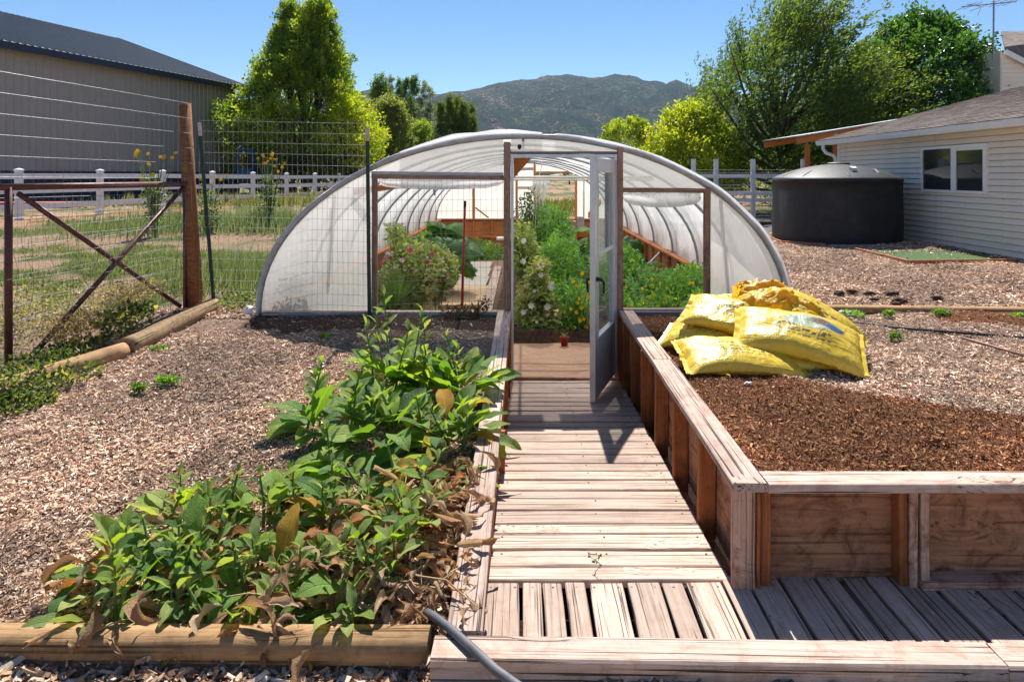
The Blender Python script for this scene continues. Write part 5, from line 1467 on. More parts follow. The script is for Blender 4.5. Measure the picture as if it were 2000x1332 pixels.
def bag(label, c, yaw, pitch, roll_, L, W, H, seed, mat, bend=0.0, bend2=0.0, drape=None, group=None, crease=1.0, wrinkle=0.012):
    V, UV, F = pillow(L, W, H, seed, wrinkle=wrinkle, crease=crease)
    Mx = Matrix.Translation(c) @ Matrix.Rotation(rad(yaw), 4, 'Z') @ Matrix.Rotation(rad(pitch), 4, 'Y') @ Matrix.Rotation(rad(roll_), 4, 'X')
    V2 = []
    for x, y, z in V:
        z2 = z - bend * (x / (L / 2)) ** 2 - bend2 * max(0, x / (L / 2)) ** 2 * 0
        z2 -= bend2 * (y / (W / 2)) ** 2
        p = Mx @ Vector((x, y, z2))
        if p.z < 0.572: p.z = 0.572 + (p.z - 0.572) * 0.05
        V2.append(tuple(Mx.inverted() @ p))
    rt = root('soil_bag', c, label, 'soil bag', group)
    me = np_mesh('sack', V2, F, M[mat], None, True, UV)
    mobj('sack', me, Mx, rt)
    # crimped seam strip at both ends
    for sgn in (1, -1):
        Vs = []; Fs = []; n = 22
        for i in range(n + 1):
            v = i / n * 2 - 1
            x0 = sgn * L / 2 * 0.955 - sgn * 0.0 ; y = v * W / 2 * 0.97
            zc = -bend - bend2 * v * v
            wv = 0.012 * mnoise.noise(Vector((v * 5, seed, sgn)))
            for dx in (0, 0.045):
                p = Mx @ Vector((x0 + sgn * dx - sgn * 0.05 * L / 2 * (1 - v * v) * 0.6, y, zc + wv * (1 + dx * 18)))
                p.z = max(p.z, 0.578)
                Vs.append(tuple(p))
        for i in range(n): Fs.append((2 * i, 2 * i + 1, 2 * i + 3, 2 * i + 2))
        mobj('seam', np_mesh('seam', Vs, Fs, M[mat], None, True), None, rt)
    return rt
def PB(px, py, Y): return at(px, py, Y)
bag('yellow soil bag at the bottom front of the pile with dark printed rows', Vector((1.47, 4.86, 0.665)), 4, 4, 16, 0.80, 0.44, 0.180, 1, 'bag1', wrinkle=0.008, bend=0.03)
bag('flat yellow soil bag poking out at the bottom right under the picture bag', Vector((1.88, 4.98, 0.625)), 12, 2, 10, 0.60, 0.40, 0.135, 2, 'bag1', wrinkle=0.008)
bag('small looking yellow soil bag at the far left of the pile, end drooping', Vector((1.36, 5.36, 0.70)), -30, 4, 18, 0.62, 0.40, 0.180, 3, 'bag1', wrinkle=0.008, bend=0.07)
bag('yellow soil bag lying across the left middle of the pile', Vector((1.58, 5.34, 0.835)), -26, 12, 22, 0.72, 0.42, 0.189, 4, 'bag1', wrinkle=0.008, bend=0.05)
bag('yellow soil bag at the back left of the pile', Vector((1.72, 5.85, 0.80)), 6, 0, 12, 0.62, 0.40, 0.216, 5, 'bag1', wrinkle=0.008, bend=0.09)
bag('plump yellow soil bag lying on the pile front with a brown and blue picture print', Vector((1.92, 4.97, 0.79)), -15, 10, 26, 0.84, 0.50, 0.198, 6, 'bag2', wrinkle=0.008, bend=0.05, bend2=0.02)
bag('yellow soil bag sloping down at the right rear of the pile', Vector((2.12, 5.32, 0.83)), -28, 26, 22, 0.80, 0.46, 0.216, 7, 'bag1', wrinkle=0.008, bend=0.06)
bag('crumpled orange yellow empty soil bag thrown over the top of the pile', Vector((1.98, 5.40, 0.925)), -16, 16, 22, 0.74, 0.44, 0.20, 8, 'bagorange', bend=0.08, bend2=0.04, crease=3.6, wrinkle=0.018)
m = MB(); VV = []; FF = []
for i in range(13):
    for k in range(7):
        u = i / 12; v = k / 6; VV.append((1.11 + .22 * u + .03 * mnoise.noise(Vector((u * 5, v * 4, 1))), 4.72 + .20 * v - .12 * u, .60 + .055 * abs(mnoise.noise(Vector((u * 5, v * 5, 7)))) + .05 * u * v))
for i in range(12):
    for k in range(6): a = i * 7 + k; FF.append((a, a + 7, a + 8, a + 1))
tag(mobj('bag_scrap', np_mesh('bag_scrap', VV, FF, M['bagorange'], None, True)), 'torn open orange yellow bag mouth spread at the left front of the pile', 'bag scrap')

# ================================================================== LEAF CLOUDS
def leaves_mesh(name, P, D, Nn, L, W, cols, mat, fold=0.18, six=False):
    n = len(P)
    D = D / (np.linalg.norm(D, axis=1, keepdims=True) + 1e-9)
    S = np.cross(D, Nn); S /= (np.linalg.norm(S, axis=1, keepdims=True) + 1e-9)
    U = np.cross(S, D)
    L = L[:, None]; W = W[:, None]
    if six:
        v = [P, P + D * L * .30 + S * W * .5 + U * W * fold, P + D * L * .72 + S * W * .36 + U * W * fold * .6 - U * L * .05, P + D * L - U * L * .16,
             P + D * L * .72 - S * W * .36 + U * W * fold * .6 - U * L * .05, P + D * L * .30 - S * W * .5 + U * W * fold, P + D * L * .32, P + D * L * .72 - U * L * .06]
        f = np.array([[0, 1, 6, 6], [6, 1, 2, 7], [7, 2, 3, 3], [0, 6, 5, 5], [6, 7, 4, 5], [7, 3, 4, 4]])
        # quads with repeated index are avoided: build as triangles
        f = np.array([[0, 1, 6], [6, 1, 2], [6, 2, 7], [7, 2, 3], [0, 6, 5], [6, 7, 4], [6, 4, 5], [7, 3, 4]])
        k = 8
    else:
        v = [P, P + D * L * .42 + S * W * .5 + U * W * fold, P + D * L, P + D * L * .42 - S * W * .5 + U * W * fold]
        f = np.array([[0, 1, 2], [0, 2, 3]]); k = 4
    V = np.stack(v, 1).reshape(-1, 3)
    F = (f[None] + (np.arange(n) * k)[:, None, None]).reshape(-1, 3)
    return np_mesh(name, V, F, mat, np.repeat(cols, k, axis=0))
def unit(n):
    v = rng.normal(size=(n, 3)); return v / np.linalg.norm(v, axis=1, keepdims=True)

def tree(name, label, loc, H, zc, prof, K, per, lsz, cA, cB, cat='tree', group=None, wind=(0, 0, 0), shift=None, sl=0.7, spread=0.22, tr=0.16, limbs=26, up=0.5, mat='leaf', inner=0.45, lean=(0, 0), yellow=None, seed=0, aspect=0.55, squash=1.0):
    """H total height, zc crown base height; prof(t) radius"""
    r = root(name, loc, label, cat, group)
    loc = np.array(loc, float)
    t = rng.random(K) ** 0.85
    ang = rng.random(K) * 2 * PI
    rad_ = np.array([prof(q) for q in t])
    cA = [q * 1.75 for q in cA]; cB = [min(q * 1.6, .5) for q in cB]
    lob = 0.78 + 0.42 * vn(ang * 1.6 + seed * 3.1, t * 5 + seed) 
    rr = rad_ * lob * (inner + (1 - inner) * rng.random(K) ** 0.6)
    sh = np.array([shift(q) for q in t]) if shift else np.zeros(K)
    A = np.stack([rr * np.cos(ang) + sh + lean[0] * t * H, rr * np.sin(ang) * squash + lean[1] * t * H, zc + t * (H - zc) * 0.96], -1)
    out = np.stack([np.cos(ang), np.sin(ang), np.zeros(K)], -1)
    ax = out * rng.uniform(.2, .9, (K, 1)) + np.array([0, 0, 1.0]) * up * rng.uniform(.4, 1.4, (K, 1)) + np.array(wind) * rng.uniform(.6, 1.3, (K, 1)) + unit(K) * 0.25
    ax /= np.linalg.norm(ax, axis=1, keepdims=True)
    SL = sl * rng.uniform(.6, 1.4, K)
    n = K * per; ci = np.repeat(np.arange(K), per)
    s = rng.random(n)
    P = A[ci] + ax[ci] * (s * SL[ci])[:, None] + rng.normal(size=(n, 3)) * (spread * (1.1 - 0.75 * s))[:, None]
    D = ax[ci] * 0.8 + unit(n) * 0.8 + np.array(wind) * 0.6
    Nn = unit(n) + np.array([0, 0, 0.8])
    L = lsz * rng.uniform(.7, 1.35, n); W = L * aspect * rng.uniform(.8, 1.2, n)
    k = np.clip(rng.random(K) * 0.75 + 0.35 * (vn(A[:, 0] * .8 + 40, A[:, 2] * .8) - .3), 0, 1)
    kk = np.clip(k[ci] + rng.normal(0, .16, n), 0, 1)[:, None]
    cols = np.array(cA) * (1 - kk) + np.array(cB) * kk
    if yellow is not None:
        yk = yellow(A) [ci]; pick = rng.random(n) < yk
        cols[pick] = np.array((0.36, 0.38, 0.035)) * rng.uniform(.75, 1.2, (pick.sum(), 1))
    me = leaves_mesh('crown', P, D, Nn, L, W, cols, M[mat])
    o = mobj('crown', me, Matrix.Translation(loc), r)
    mb = MB(); top = zc + (H - zc) * 0.72
    tp_ = [Vector((0, 0, -0.2)), Vector((0.05, 0, zc * .5)), Vector((-0.05 + lean[0] * zc, lean[1] * zc, zc)), Vector((lean[0] * top * 0.5, lean[1] * top * .5, (zc + top) / 2)), Vector((lean[0] * top, lean[1] * top, top))]
    mb.tube(tp_, [tr * 1.25, tr, tr * .8, tr * .5, tr * .15], 9)
    for i in range(limbs):
        j = rnd.randrange(K); e = Vector(A[j]) + Vector(ax[j]) * float(SL[j]) * .7
        zs = max(zc * 0.7, min(zc * .8 + .42 * (e.z - zc) - .15 * math.hypot(e.x, e.y), top * .9)); q = Vector((lean[0] * zs * zs / max(top, .1), lean[1] * zs, zs))
        mid = q.lerp(e, .5) + Vector((0, 0, -0.12 * (e - q).length)) + Vector((rnd.uniform(-.2, .2), rnd.uniform(-.2, .2), 0))
        mb.tube([q, q.lerp(mid, .6), mid, mid.lerp(e, .6), e], [tr * .42, tr * .32, tr * .24, tr * .15, tr * .05], 5, False)
    me = mb.mesh('trunk', M['bark'], True); mobj('trunk', me, Matrix.Translation(loc), r)
    return r
def ell(r, p=0.42, w=1.0):  # egg profile, widest at t=p
    def f(t):
        if t < p: q = (p - t) / p; return r * math.sqrt(max(0, 1 - (q * .75) ** 2))
        q = (t - p) / (1 - p); return r * max(0.04, 1 - q ** 1.35) ** .85
    return f
G1, G2 = (0.03, 0.065, 0.016), (0.13, 0.19, 0.032)
GL = 0.62
# the tall pear tree, two leaders
tree('pear_tree', 'broad body of the tall green tree behind the white fence', (-11.6, 38, 0.7), 8.9, 0.9, ell(3.7, .3), 720, 72, 0.165, (0.04, 0.085, 0.018), (0.25, 0.3, 0.035), yellow=lambda A: np.clip(((A[:, 0] - 1.5) / 2.0), 0, .7) * (A[:, 2] < 5.5), sl=.9, spread=.26, limbs=34, tr=.2, seed=1, up=.9)
tree('pear_tree', 'slightly lower left hand leading top of the tall green tree', (-12.3, 38.2, 0.7), 10.0, 5.6, ell(1.3, .2), 150, 70, 0.165, (0.04, 0.085, 0.018), (0.27, 0.32, 0.035), sl=.7, spread=.2, limbs=8, tr=.1, seed=22, up=1.2)
c = tree('pear_tree', 'highest right hand leading top of the tall green tree', (-10.75, 37.4, 0.7), 10.0, 5.4, ell(1.5, .2), 190, 70, 0.165, (0.045, 0.095, 0.018), (0.27, 0.32, 0.035), sl=.8, spread=.2, limbs=10, tr=.12, seed=2, up=1.0)
tree('tree', 'yellow green broad tree low at the right flank of the tall pear tree', (-8.9, 36, 0.7), 4.9, 0.8, ell(1.9, .4), 170, 60, 0.14, (0.13, 0.2, 0.02), (0.36, 0.38, 0.03), sl=.6, seed=3)
tree('tree', 'dark leafy bush beside the barn corner below the tall tree', (-14.6, 40, 0.7), 4.9, 0.5, ell(2.4, .4), 170, 60, 0.14, (0.04, 0.06, 0.02), (0.2, 0.22, 0.04), sl=.6, seed=4)
tree('shrub', 'dark low shrub row under the tall tree behind the fence', (-10.2, 34.5, 0.7), 2.0, 0.1, ell(2.4, .4), 90, 60, 0.13, (0.03, 0.035, 0.015), (0.12, 0.1, 0.03), cat='shrub', sl=.4, seed=5, limbs=5, tr=.05)
tree('tree', 'grey green rounded tree right of the tall pear tree', (-8.1, 43, 0.7), 5.7, 0.2, ell(1.35, .45), 300, 70, 0.14, (0.06, 0.085, 0.035), (0.19, 0.21, 0.085), sl=.6, seed=6)
tree('tree', 'slender green poplar top behind the grey green rounded tree', (-10.0, 50, 0.7), 7.9, 1, ell(1.2, .4), 130, 60, 0.16, (0.04, 0.08, 0.025), (0.13, 0.18, 0.05), sl=.6, up=1.6, seed=7)
def spruce(label, x, y, H, R_, cA, cB, seed, name='spruce_tree', group=None):
    return tree(name, label, (x, y, 0.7), H, 0.4, lambda t: R_ * (1 - t) ** .85 + .05, 170, 60, 0.13, cA, cB, group=group, sl=.35, spread=.11, up=.15, limbs=8, tr=.1, inner=.1, aspect=.35, seed=seed)
spruce('pale blue green spruce top rising left of the poplars', -12.3, 66, 10.5, 1.3, (0.07, 0.085, 0.07), (0.14, 0.16, 0.14), 8)
spruce('pale blue green spruce right of the narrow poplars', -6.95, 51, 8.1, 1.3, (0.07, 0.09, 0.08), (0.16, 0.19, 0.17), 9)
for i, (px, pt, yy, w) in enumerate(((781, 155, 58, 14), (795, 157, 56, 14), (810, 150, 54, 17))):
    tree('poplar_tree', ['narrow dark green columnar tree, left of the three behind the grey green tree', 'narrow columnar tree in the middle of the three behind the grey green tree', 'narrow columnar tree, tallest and rightmost of the three behind the grey green tree'][i],
         ((px - 1022) * yy / 1400, yy, 0.7), 1.19 + (342 - pt) * yy / 1400, 0.5, (lambda t, w_=w * yy / 1400: w_ * min(1, .3 + t * 4) * (1 - t) ** .6 + .03), 110, 60, 0.13, (0.03, 0.065, 0.022), (0.1, 0.15, 0.045), group='narrow columnar trees', sl=.5, up=2.5, spread=.14, limbs=4, seed=20 + i)
tree('tree', 'bright green young tree in front of the narrow columnar trees', (-6.35, 45, 0.7), 4.4, 0.3, ell(1.1, .4), 140, 60, 0.13, (0.06, 0.11, 0.025), (0.2, 0.27, 0.05), sl=.5, up=1.4, seed=12)
cd = [(862, 205, 46, 15), (878, 192, 47, 16), (893, 197, 48, 14), (906, 205, 47, 15), (921, 208, 48, 15)]
cn = ['leftmost', 'second and tallest', 'middle', 'fourth', 'rightmost']
for i, (px, pt, yy, w) in enumerate(cd):
    tree('conifer', cn[i] + ' dark green upright conifer in the clump left of the greenhouse top', ((px - 1022) * yy / 1400, yy, 0.7), 1.19 + (342 - pt) * yy / 1400, 0.2, (lambda t, w_=w * yy / 1400: w_ * .85 * min(1, .4 + t * 3) * (1 - t) ** .7 + .03), 120, 60, 0.12, (0.025, 0.05, 0.018), (0.1, 0.13, 0.045), group='dark upright conifers', sl=.5, up=2.2, spread=.16, limbs=3, seed=30 + i, aspect=.4)
spruce('tiny dark conifer far behind the greenhouse crest', 6.4, 100, 6.9, 1.1, (0.02, 0.03, 0.015), (0.05, 0.065, 0.03), 13)
tree('tree', 'rounded yellow green tree in the distance right of the greenhouse crest', (10.3, 70, 0.6), 6.6, 0.3, lambda t: 3.4 * math.sqrt(max(0.02, 1 - (t * 0.98) ** 2.4)), 380, 60, 0.2, (0.1, 0.16, 0.02), (0.3, 0.36, 0.04), sl=.5, up=1.2, seed=14, inner=.6)
tree('tree', 'low green bush in the distance left of the yellow tree', (13.6, 66, 0.6), 3.6, 0.3, ell(2.6, .4), 120, 60, 0.2, (0.05, 0.1, 0.02), (0.14, 0.2, 0.04), sl=.5, seed=15)
# right hand trees
tree('tree', 'bright yellow green tree left of the big windswept tree', (5.75, 24.5, 0.6), 3.5, 0.4, ell(1.6, .4), 420, 60, 0.11, (0.13, 0.19, 0.02), (0.42, 0.42, 0.03), sl=.5, wind=(.35, 0, 0), seed=16, tr=.1)
tree('windswept_tree', 'big dark trunked tree swept right by the wind, reaching the upper frame edge', (8.9, 25, 0.6), 6.7, 0.9, ell(2.9, .42), 560, 90, 0.12, (0.022, 0.05, 0.014), (0.12, 0.165, 0.035), sl=1.9, spread=.15, wind=(.85, 0, .35), shift=lambda t: -1.0 + 1.5 * t, limbs=55, tr=.2, up=.9, seed=17, aspect=.42)
tree('windswept_tree', 'middle green tree blown right, between the tall windswept tree and dark glossy tree', (11.4, 26, 0.6), 5.0, 0.5, ell(3.1, .42), 460, 85, 0.12, (0.028, 0.06, 0.016), (0.15, 0.19, 0.04), sl=1.6, spread=.16, wind=(.95, 0, .25), shift=lambda t: 0.5 * t, limbs=34, tr=.14, up=.5, seed=18, aspect=.42)
tree('tree', 'dense dark glossy green tree right of the windswept trees behind the house roof', (15.0, 27, 0.6), 7.2, 0.6, ell(3.4, .5), 760, 66, 0.135, (0.018, 0.055, 0.014), (0.07, 0.15, 0.03), sl=.6, spread=.26, wind=(.25, 0, 0), limbs=20, tr=.16, mat='leafgloss', seed=19, aspect=.75)
for i, (x, y, h, rr_) in enumerate(((7.0, 29, 2.4, 1.6), (10.5, 31, 2.2, 2.2), (4.6, 33, 2.6, 1.6), (13, 34, 2.6, 2.6))):
    tree('shrub', ['low green shrub left of the windswept trunk', 'low green shrub right behind the windswept trunk', 'low green shrub at the left end of the netted fence', 'low dark shrub far behind the lean-to'][i], (x, y, .6), h, .1, ell(rr_, .4), 100, 50, 0.12, (0.03, 0.06, 0.02), (0.2, 0.24, 0.04), cat='shrub', sl=.4, limbs=4, tr=.04, seed=40 + i)

# ================================================================== GRASS, WEEDS
def blades(name, n, samp, h, w, pal, label, lean=.35, cat='grass', mat='grass', six=False, droop=True):
    x, y, k = samp(n); n = len(x)
    z = height(x, y)
    a = rng.random(n) * 2 * PI; l = rng.normal(0, lean, n)
    D = np.stack([np.cos(a) * np.sin(l), np.sin(a) * np.sin(l), np.cos(l)], -1)
    Nn = np.stack([-np.sin(a), np.cos(a), rng.normal(0, .2, n)], -1)
    H_ = h * k * rng.uniform(.5, 1.3, n); W_ = w * rng.uniform(.6, 1.4, n)
    pal = np.array(pal); c = pal[rng.integers(0, len(pal), n)] * rng.uniform(.75, 1.25, (n, 1))
    me = leaves_mesh(name, np.stack([x, y, z - .01], -1), D, Nn, H_, W_, c, M[mat], fold=.3, six=six)
    return tag(mobj(name, me, None, None, kind='stuff'), label, cat)
def fieldsamp(n):
    u = rng.random(n * 3); y = (7.2 ** -0.8 + u * (19 ** -0.8 - 7.2 ** -0.8)) ** (-1 / .8)
    x = -0.5 * y - rng.random(n * 3) * (y * 0.62) + 1.0
    g = fbm(x * 0.55, y * 0.8, 5); g2 = fbm(x * 2.2 + 9, y * 2.2, 4); k = ss(0.49, 0.60, 0.6 * g + 0.4 * g2)
    ok = (rng.random(n * 3) < k) & (x < -2.6) & ~((y < 8.0) & (x > -3.7)); x, y, k = x[ok][:n], y[ok][:n], k[ok][:n]
    return x, y, .5 + .7 * k
blades('grass', 34000, fieldsamp, .065, .014, [(0.15, 0.22, 0.1), (0.2, 0.27, 0.13), (0.26, 0.3, 0.16), (0.42, 0.34, 0.21)], 'patchy green grass on the dry field behind the wire fence')
def band(cx, cy, sx, sy):
    def f(n): return cx + rng.normal(0, sx, n), cy + rng.normal(0, sy, n), np.ones(n)
    return f
def tall(n):
    t = rng.random(n); y = 13.8 + rng.normal(0, .7, n) + t * 2; x = -8.2 + t * 5.4 + rng.normal(0, .3, n); return x, y, .6 + .9 * vn(x * 2, y)
blades('tall_weeds', 7000, tall, .30, .018, [(0.16, 0.22, 0.11), (0.2, 0.27, 0.14), (0.3, 0.3, 0.18)], 'tall grey green weeds before the white fence left of the greenhouse', .25, 'weeds')
def wd2(n):
    return -3.5 + rng.normal(0, .45, n), 9.3 + rng.normal(0, .7, n), rng.uniform(.5, 1.2, n)
blades('tall_weeds', 6000, wd2, .25, .014, [(0.2, 0.24, 0.13), (0.27, 0.3, 0.17), (0.15, 0.19, 0.09)], 'soft green weeds beside the greenhouse behind the T post', .3, 'weeds')
def far_g(n):
    x = -14 + rng.random(n) * 20; return x * 1.0, 21.8 + rng.random(n) * 10, rng.uniform(.4, 1.2, n)
blades('grass', 9000, far_g, .35, .05, [(0.13, 0.18, 0.05), (0.3, 0.26, 0.13), (0.22, 0.22, 0.1)], 'rough dry grass beyond the far end of the greenhouse', .4)
def leafy(name, label, c, sz, n, l, pal, cat='weed', mat='leaf', up=.4, six=False, par=None, partname='leaves', asp=.6, kind=None):
    """low leafy clump filling an ellipsoid"""
    u = unit(n) * (rng.random((n, 1)) ** .45); P = np.array(c) + u * np.array(sz)
    P[:, 2] = np.maximum(P[:, 2], height(P[:, 0], P[:, 1]) + .005) if par is None else P[:, 2]
    D = unit(n) + np.array([0, 0, up]) + u * .6; Nn = unit(n) * .7 + np.array([0, -.2, 1.0])
    L = l * rng.uniform(.6, 1.35, n); pal = np.array(pal); cc = pal[rng.integers(0, len(pal), n)] * rng.uniform(.75, 1.25, (n, 1))
    me = leaves_mesh(partname, P, D, Nn, L, L * asp, cc, M[mat], six=six)
    if par is None:
        o = mobj(name, me, None, None); return tag(o, label, cat)
    return mobj(partname, me, None, par, kind)
W1 = [(0.10, 0.16, 0.045), (0.15, 0.21, 0.06), (0.06, 0.1, 0.03), (0.25, 0.24, 0.1)]
# ground weeds along the log and gate
leafy('weed', 'green leafy weeds spilling over the near end of the orange brown log', P3(90, 740, .45) + Vector((0, 0, .02)), (.34, .42, .07), 1100, .042, W1)
leafy('weed', 'trailing green weeds behind the logs under the pipe gate', (-3.55, 5.35, .50), (.28, .7, .09), 1100, .04, W1)
leafy('weed', 'green weeds at the bottom left corner beside the log end', P3(30, 790, .38), (.30, .18, .06), 700, .04, W1)
leafy('weed', 'dark green leaves of the dried flower clump by the wooden post', (-3.38, 6.1, .68), (.18, .42, .11), 420, .055, [(0.05, 0.1, 0.03), (0.14, 0.2, 0.05), (0.3, 0.3, 0.1)])
leafy('dried_flowers', 'straw coloured dried flower heads by the foot of the wooden post', (-3.42, 6.25, .86), (.2, .55, .09), 1500, .024, [(0.62, 0.46, 0.27), (0.5, 0.35, 0.2), (0.7, 0.55, 0.35)], 'dried flowers', 'grass')
leafy('dried_flowers', 'lower straw coloured dried flowers nearer the gate upright', (-3.62, 5.75, .68), (.2, .3, .12), 1300, .026, [(0.5, 0.36, 0.2), (0.4, 0.27, 0.15), (0.3, 0.22, 0.12)], 'dried flowers', 'grass')
leafy('weeds', 'thin straggly weeds and dry stems behind the pipe gate', (-4.3, 6.2, .72), (.7, 1.3, .22), 3200, .03, [(0.2, 0.22, 0.09), (0.36, 0.3, 0.15), (0.12, 0.16, 0.05)], 'weeds')
leafy('weed', 'green weeds by the left foot of the greenhouse', (-2.85, 7.3, .62), (.3, .5, .06), 1100, .035, W1)
leafy('weed', 'grey green weed growing against the left end film of the greenhouse', (-2.2, 6.98, .78), (.22, .05, .16), 500, .04, [(0.07, 0.1, 0.06), (0.1, 0.14, 0.08)])
for i, (px, py, zz, s, lb) in enumerate(((328, 745, .44, .09, 'small bright green weed in the chips left of the comfrey'), (272, 760, .43, .05, 'tiny green weed left of the small bright weed'), (310, 690, .47, .08, 'sparse green sprigs just below the tan log'),
        (1748, 658, .58, .05, 'small lime green seedling on the mulch right of the bags'), (1662, 616, .6, .13, 'bright green leaves beside the plastic scrap behind the bags'), (1735, 614, .6, .06, 'little green weed against the long timber'), (1838, 612, .6, .09, 'leafy weed against the long timber further right'), (1990, 620, .6, .07, 'green weed by the long timber at the right edge'),
        (636, 664, .5, .06, 'little green sprigs in the shade before the greenhouse'))):
    leafy('weed', lb, P3(px, py, zz) + Vector((0, 0, .01)), (s, s * .7, .02), int(120 + s * 900), .022 + s * .08, [(0.12, 0.24, 0.04), (0.17, 0.3, 0.06)])
for i, (px, Y, zt, n) in enumerate(((303, 13.0, 2.33, 16), (525, 15.0, 2.35, 18), (410, 13.6, 1.9, 8), (700, 0, 0, 0))):
    if not n: continue
    X = (px - 1022) * Y / 1400; zg = 0.75
    r = root('sunflower_plant', (X, Y, zg), ['tall yellow flowered wild sunflower left of the wooden post', 'tall yellow flowered wild sunflower right of the T post in front of the tall tree', 'shorter yellow flowered plant just behind the wooden post'][i], 'sunflower', 'wild sunflowers before the white fence')
    hd = []
    for k in range(n):
        e = Vector((X + rnd.gauss(0, .24), Y + rnd.gauss(0, .2), zt - abs(rnd.gauss(0, .28)))); mid = Vector((X + (e.x - X) * .4, Y, zg + (e.z - zg) * .6))
        MB().tube([Vector((X + rnd.uniform(-.05, .05), Y, zg - .05)), mid, e], [.011, .007, .004], 4, False).part('stem', M['stem'], r); hd.append(e)
    leafy('', '', (X, Y, (zg + zt) / 2 - .15), (.24, .2, .5), 420, .07, [(0.08, 0.13, 0.04), (0.16, 0.2, 0.07)], par=r)
    for e in hd:
        a = np.arange(9) * 2 * PI / 9; nrm = Vector((rnd.uniform(-.5, .5), -1, rnd.uniform(.1, .8))).normalized(); sx = nrm.orthogonal().normalized(); sy = nrm.cross(sx)
        D = np.array([list(sx * math.cos(q) + sy * math.sin(q) + nrm * .15) for q in a]); nn = np.tile(list(nrm), (9, 1))
        me = leaves_mesh('flower', np.zeros((9, 3)), D, nn, np.full(9, .04), np.full(9, .022), np.tile((0.75, 0.42, 0.01), (9, 1)), M['petal'], fold=0)
        mobj('flower', me, Matrix.Translation(e), r)

# ================================================================== PLANTS IN THE GREENHOUSE
def mass(name, label, blobs, leafl, n, pal, cat='plants', fl=None, six=True, mat='leaf', asp=.62, z0=-.3, stems=14, group=None):
    c0 = blobs[0][0]; r = root(name, (c0[0], c0[1], z0), label, cat, group)
    tot = sum(b[1][0] * b[1][1] * b[1][2] for b in blobs) ; Ps = []
    for c, s in blobs:
        k = max(20, int(n * s[0] * s[1] * s[2] / tot)); u = unit(k) * (rng.random((k, 1)) ** .4); Ps.append((np.array(c) + u * np.array(s), u))
    P = np.concatenate([p for p, u in Ps]); U = np.concatenate([u for p, u in Ps]); n = len(P)
    P = P + (np.stack([fbm(P[:, 0] * 3, P[:, 2] * 3, 2), fbm(P[:, 1] * 3, P[:, 2] * 3 + 5, 2), fbm(P[:, 0] * 4, P[:, 1] * 4, 2)], -1) - .5) * .25
    D = unit(n) * .9 + U * .7 + np.array([0, 0, .1]); Nn = unit(n) * .6 + np.array([0, -.35, 1.0])
    L = leafl * rng.uniform(.55, 1.4, n); pal = np.array(pal); kk = vn(P[:, 0] * 5, P[:, 2] * 5 + P[:, 1] * 2); idx = np.clip((kk * .7 + rng.random(n) * .5) * len(pal) - .6, 0, len(pal) - 1).astype(int)
    mobj('foliage', leaves_mesh('foliage', P, D, Nn, L, L * asp, pal[idx] * rng.uniform(.75, 1.25, (n, 1)), M[mat], six=six), None, r)
    sm = MB()
    for i in range(stems):
        c, s = blobs[i % len(blobs)]; e = Vector(c) + Vector((rnd.uniform(-.8, .8) * s[0], rnd.uniform(-.8, .8) * s[1], rnd.uniform(0, .95) * s[2])); b = Vector((c[0] + rnd.uniform(-.3, .3) * s[0], c[1] + rnd.uniform(-.4, .4) * s[1], z0))
        sm.tube([b, b.lerp(e, .5) + Vector((.02, 0, .03)), e], [.012, .009, .004], 4, False)
    sm.part('stems', M['stem'], r, kind='stuff')
    if fl:
        for nf, cols, sz, zones in fl:
            for i in range(nf):
                c, s = zones[i % len(zones)]; v = Vector(unit(1)[0]); v.y = -abs(v.y)
                p = Vector(c) + Vector((v.x * s[0], v.y * s[1], v.z * s[2])); q = 6 if sz > .02 else 5
                nrm = Vector((rnd.uniform(-.6, .6), -1, rnd.uniform(0, .9))).normalized(); sx = nrm.orthogonal().normalized(); sy = nrm.cross(sx); a = np.arange(q) * 2 * PI / q
                D = np.array([list(sx * math.cos(t) + sy * math.sin(t) + nrm * .35) for t in a]); co = cols[rnd.randrange(len(cols))]
                mobj('flower', leaves_mesh('flower', np.zeros((q, 3)), D, np.tile(list(nrm), (q, 1)), np.full(q, sz * rnd.uniform(.8, 1.2)), np.full(q, sz * 1.05), np.tile(co, (q, 1)), M['petal'], fold=.1), Matrix.Translation(p), r)
    return r
HG = [(0.17, 0.24, 0.07), (0.27, 0.34, 0.12), (0.4, 0.44, 0.18), (0.52, 0.48, 0.26)]
TG = [(0.10, 0.23, 0.045), (0.17, 0.35, 0.06), (0.29, 0.48, 0.09)]
SQ = [(0.07, 0.17, 0.045), (0.11, 0.25, 0.055), (0.2, 0.36, 0.08)]
pk = [(-1.45, 9.3, .62), (.38, .55, .42)]; pk2 = [(-1.12, 9.6, .55), (.22, .4, .35)]; pk3 = [(-1.62, 9.0, .35), (.3, .3, .4)]; pk4 = [(-1.62, 9.2, 1.0), (.14, .2, .34)]
mass('hollyhock', 'pink flowered hollyhocks bushing up inside the left greenhouse opening', [pk, pk2, pk3, pk4], .055, 9000, HG, 'hollyhock',
     [(60, [(0.78, 0.42, 0.48), (0.8, 0.62, 0.6), (0.75, 0.3, 0.42)], .034, [pk, pk2, pk3]), (7, [(0.62, 0.08, 0.2), (0.55, 0.05, 0.12)], .04, [[(-1.4, 9.2, .85), (.3, .4, .2)]]), (60, [(0.8, 0.68, 0.62), (0.7, 0.5, 0.42)], .026, [pk, pk2, pk3, pk4])])
